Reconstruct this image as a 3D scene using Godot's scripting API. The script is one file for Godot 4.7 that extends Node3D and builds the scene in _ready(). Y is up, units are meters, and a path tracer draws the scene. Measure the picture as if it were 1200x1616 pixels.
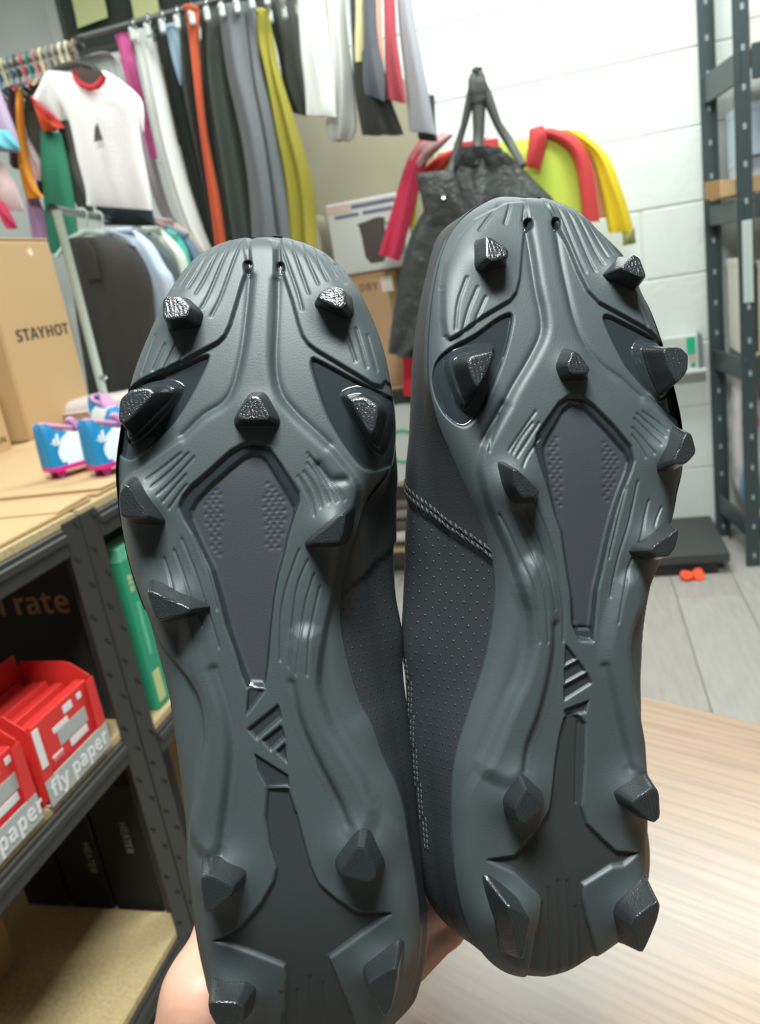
extends Node3D
# A pair of black football boots held up soles first in a cluttered stock room.
# World: x right along the back wall, y up, -z towards the back wall; camera 1.09 m above the floor.

const EYE := Vector3(0, 1.09, 0)
const FOCAL := 1241.0                     # of a 1200 x 1616 frame
var lens := Basis(Vector3(0.96236, -0.15480, -0.22337), Vector3(0.08041, 0.94731, -0.31007), Vector3(0.25960, 0.28044, 0.92410))
var M := {}                               # materials by name
var rng := RandomNumberGenerator.new()

func ray(p: Vector2) -> Vector3:
	return lens * Vector3((p.x - 600.0) / FOCAL, -(p.y - 808.0) / FOCAL, -1.0)

# the point at that direction from the eye that lies on the plane z = -d, y = h or x = s
func at(x: float, y: float, d: float) -> Vector3:
	var r := ray(Vector2(x, y))
	return EYE + r * (d / -r.z)

func at_y(x: float, y: float, h: float) -> Vector3:
	var r := ray(Vector2(x, y))
	return EYE + r * ((h - EYE.y) / r.y)

func at_x(x: float, y: float, s: float) -> Vector3:
	var r := ray(Vector2(x, y))
	return EYE + r * (s / r.x)

func _ready():
	rng.seed = 7
	setup_view()
	materials()
	room()
	boots()
	hand()
	table()
	left_shelves()
	top_of_shelves()
	hanging_clothes()
	wall_clothes()
	right_rack()
	floor_things()

func setup_view():
	var cam := Camera3D.new()
	cam.name = "camera"
	add_child(cam)
	cam.transform = Transform3D(lens.orthonormalized(), EYE)
	var attr := CameraAttributesPhysical.new()
	attr.frustum_focal_length = 18.43
	attr.frustum_focus_distance = 0.285
	attr.frustum_near = 0.02
	attr.frustum_far = 40.0
	attr.exposure_aperture = 11.5
	cam.attributes = attr
	cam.fov = 66.14
	cam.near = 0.02
	cam.far = 40.0
	cam.current = true
	var we := WorldEnvironment.new()
	we.name = "environment"
	var e := Environment.new()
	e.background_mode = Environment.BG_COLOR
	e.background_color = Color(0.5, 0.52, 0.55)
	e.tonemap_mode = Environment.TONE_MAPPER_LINEAR
	e.tonemap_exposure = 1.0
	e.sdfgi_enabled = true
	e.ssao_enabled = true
	e.ssil_enabled = true
	we.environment = e
	add_child(we)
	# fluorescent ceiling panels: before the back wall, over the clothes at the left, and above the camera
	lamp(Vector3(0.1, 2.5, -2.2), Vector2(1.5, 0.35), 4.2, "above the hanging shirts by the back wall")
	lamp(Vector3(-1.45, 2.5, -1.5), Vector2(1.2, 0.3), 1.3, "above the black shelving and the children's clothes")
	lamp(Vector3(0.05, 2.5, 0.15), Vector2(0.6, 0.3), 7.2, "above the table and the camera")

func lamp(p: Vector3, size: Vector2, energy: float, where: String):
	var t := thing("ceiling_lamp", "white ceiling lamp with a bright diffuser " + where, "lamp", p)
	part("housing", box(Vector3(size.x + 0.06, 0.05, size.y + 0.06), 0.01), M.get("lamp_case", plain(Color(0.9, 0.9, 0.9), 0.5)), t, Vector3(0, -0.025, 0))
	var g := plain(Color(1, 1, 1), 0.4)
	g.emission_enabled = true
	g.emission = Color(0.95, 1.0, 0.98)
	g.emission_energy_multiplier = 1.5
	part("diffuser", box(Vector3(size.x, 0.012, size.y), 0.004), g, t, Vector3(0, -0.056, 0))
	var l := AreaLight3D.new()
	l.name = "lamp_light"
	l.area_size = size
	l.light_energy = energy
	l.light_color = Color(0.965, 1.0, 0.985)
	l.area_range = 20.0
	l.area_attenuation = 2.0
	l.shadow_enabled = true
	add_child(l)
	l.position = p + Vector3(0, -0.07, 0)
	l.rotation_degrees = Vector3(-90, 0, 0)

# ---------------------------------------------------------------- naming and building helpers
var taken := {}

func numbered(s: String) -> String:
	var n: int = taken.get(s, 0)
	taken[s] = n + 1
	return s if n == 0 else "%s_%03d" % [s, n]

func tag(o: Node, label: String, category: String, group := ""):
	o.set_meta("label", label)
	o.set_meta("category", category)
	if group:
		o.set_meta("group", group)

func thing(called: String, label: String, category: String, p := Vector3.ZERO, group := "", turn := 0.0) -> Node3D:
	var o := Node3D.new()
	o.name = numbered(called)
	add_child(o)
	o.position = p
	o.rotation.y = turn
	tag(o, label, category, group)
	return o

func part(called: String, mesh: Mesh, m: Material, parent: Node, p := Vector3.ZERO, rot := Vector3.ZERO) -> MeshInstance3D:
	var o := MeshInstance3D.new()
	o.name = called
	o.mesh = mesh
	o.material_override = m
	parent.add_child(o, true)
	o.position = p
	o.rotation = rot
	return o

func struct(called: String, mesh: Mesh, m: Material, p := Vector3.ZERO, rot := Vector3.ZERO) -> MeshInstance3D:
	var o := part(called, mesh, m, self, p, rot)
	o.set_meta("kind", "structure")
	return o

func plain(c: Color, rough := 0.7, metal := 0.0) -> StandardMaterial3D:
	var m := StandardMaterial3D.new()
	m.albedo_color = c
	m.roughness = rough
	m.metallic = metal
	m.cull_mode = BaseMaterial3D.CULL_DISABLED
	return m

func lin(r: float, g: float, b: float) -> Color:      # a colour given in 0..255 sRGB
	return Color(r / 255.0, g / 255.0, b / 255.0)

func tex(im: Image) -> ImageTexture:
	return ImageTexture.create_from_image(im)

func noise_tex(freq: float, size := 256, octaves := 3, seed_ := 1, ramp: Gradient = null, stretch := Vector2.ONE, normal := false) -> Texture2D:
	var n := FastNoiseLite.new()
	n.seed = seed_
	n.noise_type = FastNoiseLite.TYPE_SIMPLEX_SMOOTH
	n.frequency = freq
	n.fractal_octaves = octaves
	var im := Image.create(size, size, false, Image.FORMAT_RGB8)
	for y in size:
		for x in size:
			# wrapped by blending the four shifted copies
			var fx := float(x) / size
			var fy := float(y) / size
			var a := n.get_noise_2d(x * stretch.x, y * stretch.y)
			var b := n.get_noise_2d((x - size) * stretch.x, y * stretch.y)
			var c := n.get_noise_2d(x * stretch.x, (y - size) * stretch.y)
			var d := n.get_noise_2d((x - size) * stretch.x, (y - size) * stretch.y)
			var v: float = lerpf(lerpf(a, b, fx), lerpf(c, d, fx), fy) * 0.5 + 0.5
			v = clampf((v - 0.5) * 1.3 + 0.5, 0.0, 1.0)
			im.set_pixel(x, y, ramp.sample(v) if ramp else Color(v, v, v))
	if normal:
		im.bump_map_to_normal_map(3.0)
	return tex(im)

func ramp2(a: Color, b: Color) -> Gradient:
	var g := Gradient.new()
	g.set_color(0, a)
	g.set_color(1, b)
	return g

# a box with chamfered edges
func box(s: Vector3, c := 0.002) -> ArrayMesh:
	c = minf(c, minf(s.x, minf(s.y, s.z)) * 0.45)
	var h := s * 0.5
	var st := SurfaceTool.new()
	st.begin(Mesh.PRIMITIVE_TRIANGLES)
	st.set_smooth_group(-1)
	for ax in 3:
		for sg in [-1.0, 1.0]:
			var u := (ax + 1) % 3
			var v := (ax + 2) % 3
			var q := []
			for k in [Vector2(-1, -1), Vector2(1, -1), Vector2(1, 1), Vector2(-1, 1)]:
				var p := Vector3.ZERO
				p[ax] = sg * h[ax]
				p[u] = k.x * (h[u] - c)
				p[v] = k.y * (h[v] - c)
				q.append(p)
			quad(st, q, sg > 0)
	for ax in 3:                                      # edges along ax
		var u := (ax + 1) % 3
		var v := (ax + 2) % 3
		for a in [-1.0, 1.0]:
			for b in [-1.0, 1.0]:
				var q := []
				for k in [[-1.0, 0], [1.0, 0], [1.0, 1], [-1.0, 1]]:
					var p := Vector3.ZERO
					p[ax] = k[0] * (h[ax] - c)
					p[u] = a * (h[u] - (c if k[1] == 1 else 0.0))
					p[v] = b * (h[v] - (c if k[1] == 0 else 0.0))
					q.append(p)
				quad(st, q, a * b > 0)
	for a in [-1.0, 1.0]:
		for b in [-1.0, 1.0]:
			for d in [-1.0, 1.0]:
				var x := Vector3(a * h.x, b * (h.y - c), d * (h.z - c))
				var y := Vector3(a * (h.x - c), b * h.y, d * (h.z - c))
				var z := Vector3(a * (h.x - c), b * (h.y - c), d * h.z)
				tri(st, x, y, z, a * b * d > 0)
	st.generate_normals()
	return st.commit()

func tri(st: SurfaceTool, a: Vector3, b: Vector3, c: Vector3, flip := false):
	for p in ([a, c, b] if flip else [a, b, c]):
		st.set_uv(Vector2(p.x + p.z, p.y))
		st.add_vertex(p)

func quad(st: SurfaceTool, q: Array, flip := false):
	tri(st, q[0], q[1], q[2], flip)
	tri(st, q[0], q[2], q[3], flip)

func begin() -> SurfaceTool:
	var st := SurfaceTool.new()
	st.begin(Mesh.PRIMITIVE_TRIANGLES)
	return st

func done(st: SurfaceTool) -> ArrayMesh:
	st.generate_normals()
	return st.commit()

# a solid between a front polygon (any plane) and the same polygon moved by `depth`
func slab(poly: PackedVector2Array, depth: float) -> ArrayMesh:
	var st := begin()
	st.set_smooth_group(-1)
	var ix := Geometry2D.triangulate_polygon(poly)
	for i in range(0, ix.size(), 3):
		var a := Vector3(poly[ix[i]].x, poly[ix[i]].y, 0)
		var b := Vector3(poly[ix[i + 1]].x, poly[ix[i + 1]].y, 0)
		var c := Vector3(poly[ix[i + 2]].x, poly[ix[i + 2]].y, 0)
		var fl := (b - a).cross(c - a).z > 0
		tri(st, a, b, c, fl)
		tri(st, a - Vector3(0, 0, depth), b - Vector3(0, 0, depth), c - Vector3(0, 0, depth), not fl)
	var cw := Geometry2D.is_polygon_clockwise(poly)
	for i in poly.size():
		var a := Vector3(poly[i].x, poly[i].y, 0)
		var k := poly[(i + 1) % poly.size()]
		var b := Vector3(k.x, k.y, 0)
		quad(st, [a, b, b - Vector3(0, 0, depth), a - Vector3(0, 0, depth)], cw)
	return done(st)

# a tube along points; radius may be a number or one per point
func tube(pts: Array, r, sides := 8, closed := false) -> ArrayMesh:
	var st := begin()
	var rings := []
	var n := pts.size()
	var ref := Vector3(0.31, 0.83, 0.47).normalized()
	for i in n:
		var t: Vector3
		if closed:
			t = pts[(i + 1) % n] - pts[(i + n - 1) % n]
		else:
			t = pts[mini(i + 1, n - 1)] - pts[maxi(i - 1, 0)]
		t = t.normalized()
		var a := t.cross(ref).normalized()
		var b := t.cross(a)
		var rr: float = r[i] if r is Array else r
		var ring := []
		for k in sides:
			var w := TAU * k / sides
			ring.append(pts[i] + (a * cos(w) + b * sin(w)) * rr)
		rings.append(ring)
	for i in (n if closed else n - 1):
		var p = rings[i]
		var q = rings[(i + 1) % n]
		for k in sides:
			var k2 := (k + 1) % sides
			quad(st, [p[k], q[k], q[k2], p[k2]])
	if not closed:
		for e in [0, n - 1]:
			for k in sides:
				tri(st, pts[e], rings[e][k], rings[e][(k + 1) % sides], e == 0)
	st.index()
	return done(st)

# a vertex grid (nx by ny) as a smooth mesh; pick keeps only some quads
func sheet(v: PackedVector3Array, nx: int, ny: int, normals := PackedVector3Array(), uvs := PackedVector2Array(), pick := PackedInt32Array()) -> ArrayMesh:
	if normals.is_empty():
		normals = sheet_normals(v, nx, ny)
	var arr := []
	arr.resize(Mesh.ARRAY_MAX)
	var idx := PackedInt32Array()
	if pick.is_empty():
		for j in ny - 1:
			for i in nx - 1:
				var a := j * nx + i
				idx.append_array(PackedInt32Array([a, a + 1, a + nx, a + 1, a + nx + 1, a + nx]))
		arr[Mesh.ARRAY_VERTEX] = v
		arr[Mesh.ARRAY_NORMAL] = normals
		if not uvs.is_empty():
			arr[Mesh.ARRAY_TEX_UV] = uvs
	else:
		var map := {}
		var pv := PackedVector3Array()
		var pn := PackedVector3Array()
		var pu := PackedVector2Array()
		for q in pick:
			var a := q
			for w in [a, a + 1, a + nx, a + 1, a + nx + 1, a + nx]:
				if not map.has(w):
					map[w] = pv.size()
					pv.append(v[w])
					pn.append(normals[w])
					if not uvs.is_empty():
						pu.append(uvs[w])
				idx.append(map[w])
		arr[Mesh.ARRAY_VERTEX] = pv
		arr[Mesh.ARRAY_NORMAL] = pn
		if not uvs.is_empty():
			arr[Mesh.ARRAY_TEX_UV] = pu
	arr[Mesh.ARRAY_INDEX] = idx
	var m := ArrayMesh.new()
	m.add_surface_from_arrays(Mesh.PRIMITIVE_TRIANGLES, arr)
	return m

func sheet_normals(v: PackedVector3Array, nx: int, ny: int) -> PackedVector3Array:
	var n := PackedVector3Array()
	n.resize(v.size())
	for j in ny:
		var j0 := maxi(j - 1, 0) * nx
		var j1 := mini(j + 1, ny - 1) * nx
		for i in nx:
			var du := v[j * nx + mini(i + 1, nx - 1)] - v[j * nx + maxi(i - 1, 0)]
			var dv := v[j1 + i] - v[j0 + i]
			var c := dv.cross(du)
			n[j * nx + i] = c.normalized() if c.length_squared() > 1e-20 else Vector3(0, 0, 1)
	return n

func pv(a: Array) -> PackedVector2Array:          # x, y, x, y ... to points
	var o := PackedVector2Array()
	for i in range(0, a.size(), 2):
		o.append(Vector2(a[i], a[i + 1]))
	return o

func curve(p: PackedVector2Array, k := 4, closed := false) -> PackedVector2Array:     # Catmull-Rom through points
	var o := PackedVector2Array()
	var n := p.size()
	for i in (n if closed else n - 1):
		var a := p[(i + n - 1) % n] if closed else p[maxi(i - 1, 0)]
		var b := p[i]
		var c := p[(i + 1) % n]
		var d := p[(i + 2) % n] if closed else p[mini(i + 2, n - 1)]
		for s in k:
			o.append(b.cubic_interpolate(c, a, d, float(s) / k))
	if not closed:
		o.append(p[n - 1])
	return o

func rounded(p: PackedVector2Array, times := 2, keep := 0.25) -> PackedVector2Array:   # corners cut, closed
	for t in times:
		var o := PackedVector2Array()
		for i in p.size():
			var b := p[(i + 1) % p.size()]
			o.append(p[i].lerp(b, keep))
			o.append(p[i].lerp(b, 1.0 - keep))
		p = o
	return p

# ---------------------------------------------------------------- the boots
# Each sole is a relief over its own (u, v) plane in metres: u across, v towards the toe, w out of the sole.
const RES := 0.00036
var bo := {}

func boots():
	boot("football_boot", "left one of two black football boots, its sole beside the cardboard boxes", false, left_boot())
	boot("football_boot", "right one of two black football boots, its sole before the drawstring bag", true, right_boot())

func rise_of(v: float) -> float:                     # toe spring and heel curve
	var w := 0.0
	if v > 0.035:
		w -= (v - 0.035) * (v - 0.035) * 2.0
	if v < -0.1:
		w -= (v + 0.1) * (v + 0.1) * 4.0
	return w

func sole_w(u: float, v: float) -> float:
	return rise_of(v) - u * u * 1.3

func uv(p: Vector2, h := 0.0) -> Vector2:             # where the sight line of a pixel meets the sole raised by h
	var d: Vector3 = bo.inv.basis * ray(p)
	var c: Vector3 = bo.inv * EYE
	var w := h
	var q := Vector3.ZERO
	for k in 5:
		q = c + d * ((w - c.z) / d.z)
		w = sole_w(q.x, q.y) + h
	return Vector2(q.x, q.y)

func uvs_of(a: Array, h := 0.0) -> PackedVector2Array:
	var o := PackedVector2Array()
	for p in pv(a):
		o.append(uv(p, h))
	return o

func cell(p: Vector2) -> Vector2:
	return (p - bo.lo) / RES

# raise (or sink) the inside of a closed outline by dh over an edge of half width e
func raised(pts: PackedVector2Array, dh: float, e: float, called := "", mat := ""):
	var id := -1
	if called:
		id = bo.kinds.size()
		bo.kinds.append([called, mat])
		bo.polys.append([id, pts])
	var r := dist_field_far(pts, e)
	var f: PackedFloat32Array = bo.field
	var reg: PackedByteArray = bo.region
	var tmp: PackedFloat32Array = bo.tmp
	var nx: int = bo.nx
	var e2 := e / RES
	for y in range(r.position.y, r.end.y):
		# even-odd spans of this row
		var xs := []
		var yy: float = bo.lo.y + y * RES
		var n := pts.size()
		for i in n:
			var a := pts[i]
			var b := pts[(i + 1) % n]
			if (a.y > yy) != (b.y > yy):
				xs.append((a.x + (yy - a.y) / (b.y - a.y) * (b.x - a.x) - bo.lo.x) / RES)
		xs.sort()
		var inside := false
		var k := 0
		for x in range(r.position.x, r.end.x):
			while k < xs.size() and xs[k] < x:
				k += 1
				inside = not inside
			var c := y * nx + x
			var d := tmp[c]
			var s: float
			if d >= FAR:
				s = 1.0 if inside else 0.0
			else:
				d = sqrt(d) / e2
				d = d if inside else -d
				d = clampf(d * 0.5 + 0.5, 0.0, 1.0)
				s = d * d * (3.0 - 2.0 * d)
			f[c] += dh * s
			if id >= 0 and inside:
				reg[c] = id
	bo.field = f
	bo.region = reg

const FAR := 1e8

func dist_field_far(pts: PackedVector2Array, reach: float, closed := true) -> Rect2i:
	var tmp: PackedFloat32Array = bo.tmp
	tmp.fill(FAR * 2.0)
	var nx: int = bo.nx
	var ny: int = bo.ny
	var n := pts.size()
	var box_ := Rect2(cell(pts[0]), Vector2.ZERO)
	var m := reach / RES
	for i in (n if closed else n - 1):
		var a := cell(pts[i])
		var b := cell(pts[(i + 1) % n])
		box_ = box_.expand(b).expand(a)
		var e := b - a
		var l2 := maxf(e.length_squared(), 1e-9)
		var y0 := maxi(int(ceil(minf(a.y, b.y) - m)), 0)
		var y1 := mini(int(maxf(a.y, b.y) + m), ny - 1)
		var xa := minf(a.x, b.x) - m
		var xb := maxf(a.x, b.x) + m
		var x0 := maxi(int(ceil(xa)), 0)
		var x1 := mini(int(xb), nx - 1)
		for y in range(y0, y1 + 1):
			var py := y - a.y
			var row := y * nx
			for x in range(x0, x1 + 1):
				var px := x - a.x
				var t := (px * e.x + py * e.y) / l2
				t = 0.0 if t < 0.0 else (1.0 if t > 1.0 else t)
				var dx := px - e.x * t
				var dy := py - e.y * t
				var d := dx * dx + dy * dy
				if d < tmp[row + x] and d <= m * m:
					tmp[row + x] = d
	bo.tmp = tmp
	var g := int(m) + 2
	var r := Rect2i(Vector2i(box_.position), Vector2i(box_.size) + Vector2i.ONE).grow(g)
	return r.intersection(Rect2i(0, 0, nx, ny))

# a groove (depth > 0) or a rib (depth < 0) of half width w along a line, fading at its ends if asked
func groove(pts: PackedVector2Array, depth: float, w: float):
	var r := dist_field_far(pts, w * 2.2, false)
	var f: PackedFloat32Array = bo.field
	var tmp: PackedFloat32Array = bo.tmp
	var nx: int = bo.nx
	var w2 := (w / RES) * (w / RES)
	for y in range(r.position.y, r.end.y):
		for x in range(r.position.x, r.end.x):
			var d := tmp[y * nx + x]
			if d < FAR:
				f[y * nx + x] -= depth * exp(-d / w2)
	bo.field = f

# a smooth mound around a point
func mound(c: Vector2, dh: float, rad: float, stretch := Vector2.ONE):
	var f: PackedFloat32Array = bo.field
	var q := cell(c)
	var m := rad * 2.0 / RES
	for y in range(maxi(int(q.y - m), 0), mini(int(q.y + m), bo.ny - 1)):
		for x in range(maxi(int(q.x - m), 0), mini(int(q.x + m), bo.nx - 1)):
			var d := Vector2((x - q.x) * stretch.x, (y - q.y) * stretch.y).length_squared() * RES * RES / (rad * rad)
			f[y * bo.nx + x] += dh * exp(-d * 1.6)
	bo.field = f

# rows of small dents, as on the textured flanks of the mid panel
func dents(pts: PackedVector2Array, step: float, depth: float):
	var lo := pts[0]
	var hi := pts[0]
	for p in pts:
		lo = lo.min(p)
		hi = hi.max(p)
	var j := 0
	var y := lo.y
	while y < hi.y:
		var x := lo.x + (step * 0.5 if j % 2 else 0.0)
		while x < hi.x:
			if Geometry2D.is_point_in_polygon(Vector2(x, y), pts):
				mound(Vector2(x, y), -depth, step * 0.32, Vector2(0.75, 1.5))
			x += step
		y += step * 0.62
		j += 1

func field_at(u: float, v: float) -> float:
	var q := cell(Vector2(u, v))
	var x := clampi(int(q.x), 0, bo.nx - 2)
	var y := clampi(int(q.y), 0, bo.ny - 2)
	var fx := clampf(q.x - x, 0.0, 1.0)
	var fy := clampf(q.y - y, 0.0, 1.0)
	var f: PackedFloat32Array = bo.field
	var k: int = y * bo.nx + x
	var nx: int = bo.nx
	return lerpf(lerpf(f[k], f[k + 1], fx), lerpf(f[k + nx], f[k + nx + 1], fx), fy)

# u of a chain of points (v falling) at a given v
func u_at(ch: PackedVector2Array, v: float) -> float:
	var n := ch.size()
	if v >= ch[0].y:
		return ch[0].x
	for i in n - 1:
		if ch[i + 1].y <= v:
			var dy := ch[i].y - ch[i + 1].y
			var t := (ch[i].y - v) / dy if dy > 1e-9 else 0.0
			return lerpf(ch[i].x, ch[i + 1].x, t)
	return ch[n - 1].x

func falling(ch: PackedVector2Array) -> PackedVector2Array:      # drop points that climb back
	var o := PackedVector2Array([ch[0]])
	for p in ch:
		if p.y < o[o.size() - 1].y - 1e-5:
			o.append(p)
	return o

func boot(called: String, label: String, mirrored: bool, d: Dictionary):
	# its frame: the sole faces along the sight line of pixel d.foot, the toe lies up the image
	var n := -ray(d.foot).normalized()
	var o: Vector3 = EYE + ray(d.centre) * d.depth
	var up: Vector3 = lens * Vector3(d.lean, 1, 0)
	var vv := (up - n * up.dot(n)).normalized()
	var uu := vv.cross(n)
	var root := thing(called, label, "football boot", o, "pair of black football boots")
	root.transform = Transform3D(Basis(uu, vv, n), o)
	bo = {"inv": root.transform.affine_inverse(), "lo": Vector2(-0.075, -0.175), "nx": 417, "ny": 973}
	bo.field = PackedFloat32Array()
	bo.field.resize(bo.nx * bo.ny)
	bo.tmp = bo.field.duplicate()
	bo.polys = []
	bo.kinds = [["outsole", "rubber"]]
	bo.region = PackedByteArray()
	bo.region.resize(bo.nx * bo.ny)
	var lch := falling(curve(uvs_of(d.left), 6))
	var rch := falling(curve(uvs_of(d.right), 6))
	# ---- relief
	var ring := lch.duplicate()
	for i in range(rch.size() - 1, -1, -1):
		ring.append(rch[i])
	for a in d.toe_plates:
		raised(uvs_of(a), 0.0016, 0.0007)
	for a in d.toe_lines:
		groove(curve(uvs_of(a), 4), 0.00055, 0.00055)
	for a in d.recesses:
		raised(rounded(uvs_of(a), 2), -0.0016, 0.0006, "glossy_recess", "gloss")
	raised(curve(uvs_of(d.frame), 3, true), 0.0021, 0.0012)
	for a in d.soft:
		raised(curve(uvs_of(a), 3, true), d.soft_h, 0.0034)
	for a in d.ribs:
		groove(curve(uvs_of(a), 4), 0.0006, 0.00042)
	for a in d.channels:
		groove(curve(uvs_of(a), 4), 0.0011, 0.0016)
	raised(uvs_of(d.diamond), -0.0016, 0.0007, "panel_bevel", "gloss")
	raised(uvs_of(d.panel), -0.0014, 0.0008, "midfoot_panel", "panel")
	for a in d.dents:
		dents(uvs_of(a), 0.0026, 0.0004)
	for a in d.pits:
		raised(rounded(uvs_of(a), 2), -0.0013, 0.0005, "pit", "gloss")
	for s in d.studs:
		if s.has("boss"):                                  # a glossy boss under the stud of a recess
			var t := uvs_of(s.tip, s.h)
			var c := Vector2.ZERO
			for p in t:
				c += p / t.size()
			var ring2 := PackedVector2Array()
			for p in t:
				ring2.append(c + (p - c) * s.boss + (p - c).normalized() * 0.0012)
			raised(rounded(ring2, 2), 0.0034, 0.0016, "stud_boss", "gloss")
	raised(uvs_of(d.heel), -0.0016, 0.0009, "heel_panel", "heel")
	for a in d.heel_lines:
		groove(curve(uvs_of(a), 4), 0.0005, 0.0006)
	for a in d.emblem:
		raised(uvs_of(a), -0.0011, 0.0004, "emblem_bar", "emblem")
	var studs := []
	for s in d.studs:
		var tip := uvs_of(s.tip, s.h)
		var c := Vector2.ZERO
		for p in tip:
			c += p / tip.size()
		if s.get("mound", 0.0) > 0.0:
			mound(c, s.mound, s.get("rad", 0.009))
		studs.append({"tip": tip, "c": c, "h": s.h, "big": s.get("big", 1.28), "lean": s.get("lean", Vector2.ZERO)})
	# ---- distance to the outline, for the rounded edge
	dist_field_far(ring, 0.0115, true)
	var edge: PackedFloat32Array = bo.tmp
	var f: PackedFloat32Array = bo.field
	for k in f.size():
		if edge[k] < FAR:
			var q := 1.0 - minf(sqrt(edge[k]) * RES / 0.011, 1.0)
			f[k] -= 0.006 * q * q * q
	bo.field = f
	# ---- the outsole as a grid that follows the outline
	var nu := 271
	var nv := 780
	var vt := maxf(lch[0].y, rch[0].y)
	var vb := minf(lch[lch.size() - 1].y, rch[rch.size() - 1].y)
	var vs := PackedVector3Array()
	var reg := PackedByteArray()
	for j in nv:
		var t := float(j) / (nv - 1)
		t = lerpf(t, 0.5 - 0.5 * cos(PI * t), 0.55)
		var v := lerpf(vt, vb, t)
		var ul := u_at(lch, v)
		var ur := u_at(rch, v)
		for i in nu:
			var s := clampf(float(i - 3) / (nu - 7), 0.0, 1.0)
			s = lerpf(s, 0.5 - 0.5 * cos(PI * s), 0.3)
			var u := lerpf(ul, ur, s)
			var w := sole_w(u, v) + field_at(u, v)
			var skirt := maxi(3 - i, i - (nu - 4))
			if skirt > 0:
				w -= 0.0022 * skirt
				u += (-1.0 if i < 3 else 1.0) * 0.0004 * (1.0 - absf(skirt - 1.5))
			vs.append(Vector3(u, v, w))
			reg.append(region_at(Vector2(u, v)))
	var nn := sheet_normals(vs, nu, nv)
	# triangles by region, those on a border cut along it
	var lists := []
	for k in bo.kinds:
		lists.append(PackedInt32Array())
	var cuts := {}
	for j in nv - 1:
		for i in nu - 1:
			var a := j * nu + i
			for q in 2:
				var x := a if q == 0 else a + 1
				var y := a + 1 if q == 0 else a + nu + 1
				var z := a + nu
				if reg[x] == reg[y] and reg[y] == reg[z]:
					lists[reg[x]].append_array(PackedInt32Array([x, y, z]))
					continue
				for turn in 3:                        # bring the odd corner to x
					if reg[y] == reg[z]:
						break
					var h := x
					x = y
					y = z
					z = h
				if reg[y] != reg[z]:
					lists[reg[x]].append_array(PackedInt32Array([x, y, z]))
					continue
				var c1 := border(x, y, vs, nn, reg, cuts)
				var c2 := border(x, z, vs, nn, reg, cuts)
				lists[reg[x]].append_array(PackedInt32Array([x, c1, c2]))
				lists[reg[y]].append_array(PackedInt32Array([c1, y, z, c1, z, c2]))
	vs = bo.vs
	nn = bo.nn
	var out: MeshInstance3D
	for k in bo.kinds.size():
		if lists[k].is_empty():
			continue
		var m := part(bo.kinds[k][0], of_list(vs, nn, lists[k]), M[bo.kinds[k][1]], root if k == 0 else out)
		if k == 0:
			out = m
	# ---- studs
	for s in studs:
		part("stud", stud_mesh(s.tip, s.c, s.h, s.big, s.lean), M.stud, root)
	upper(root, d, lch, rch, vt, vb)

func region_at(p: Vector2) -> int:
	var q := cell(p)
	var x := clampi(int(q.x + 0.5), 1, bo.nx - 2)
	var y := clampi(int(q.y + 0.5), 1, bo.ny - 2)
	var r: PackedByteArray = bo.region
	var nx: int = bo.nx
	var k := y * nx + x
	var c := r[k]
	if c == r[k - 1] and c == r[k + 1] and c == r[k - nx] and c == r[k + nx] and c == r[k - nx - 1] and c == r[k + nx + 1] and c == r[k - nx + 1] and c == r[k + nx - 1]:
		return c
	return exact_region(p)

func exact_region(p: Vector2) -> int:
	var id := 0
	for e in bo.polys:
		if Geometry2D.is_point_in_polygon(p, e[1]):
			id = e[0]
	return id

func border(x: int, y: int, vs: PackedVector3Array, nn: PackedVector3Array, reg: PackedByteArray, cuts: Dictionary) -> int:
	if not bo.has("vs") or cuts.is_empty():
		bo.vs = vs.duplicate()
		bo.nn = nn.duplicate()
	var key := mini(x, y) * 1000000 + maxi(x, y)
	if cuts.has(key):
		return cuts[key]
	var lo := 0.0
	var hi := 1.0
	for k in 7:
		var m := (lo + hi) * 0.5
		var p := vs[x].lerp(vs[y], m)
		if exact_region(Vector2(p.x, p.y)) == reg[x]:
			lo = m
		else:
			hi = m
	var t := (lo + hi) * 0.5
	bo.vs.append(vs[x].lerp(vs[y], t))
	bo.nn.append(nn[x].lerp(nn[y], t).normalized())
	cuts[key] = bo.vs.size() - 1
	return cuts[key]

func of_list(vs: PackedVector3Array, nn: PackedVector3Array, list: PackedInt32Array) -> ArrayMesh:
	var map := {}
	var p := PackedVector3Array()
	var n := PackedVector3Array()
	var ix := PackedInt32Array()
	for k in list:
		if not map.has(k):
			map[k] = p.size()
			p.append(vs[k])
			n.append(nn[k])
		ix.append(map[k])
	var arr := []
	arr.resize(Mesh.ARRAY_MAX)
	arr[Mesh.ARRAY_VERTEX] = p
	arr[Mesh.ARRAY_NORMAL] = n
	arr[Mesh.ARRAY_INDEX] = ix
	var m := ArrayMesh.new()
	m.add_surface_from_arrays(Mesh.PRIMITIVE_TRIANGLES, arr)
	return m

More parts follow.
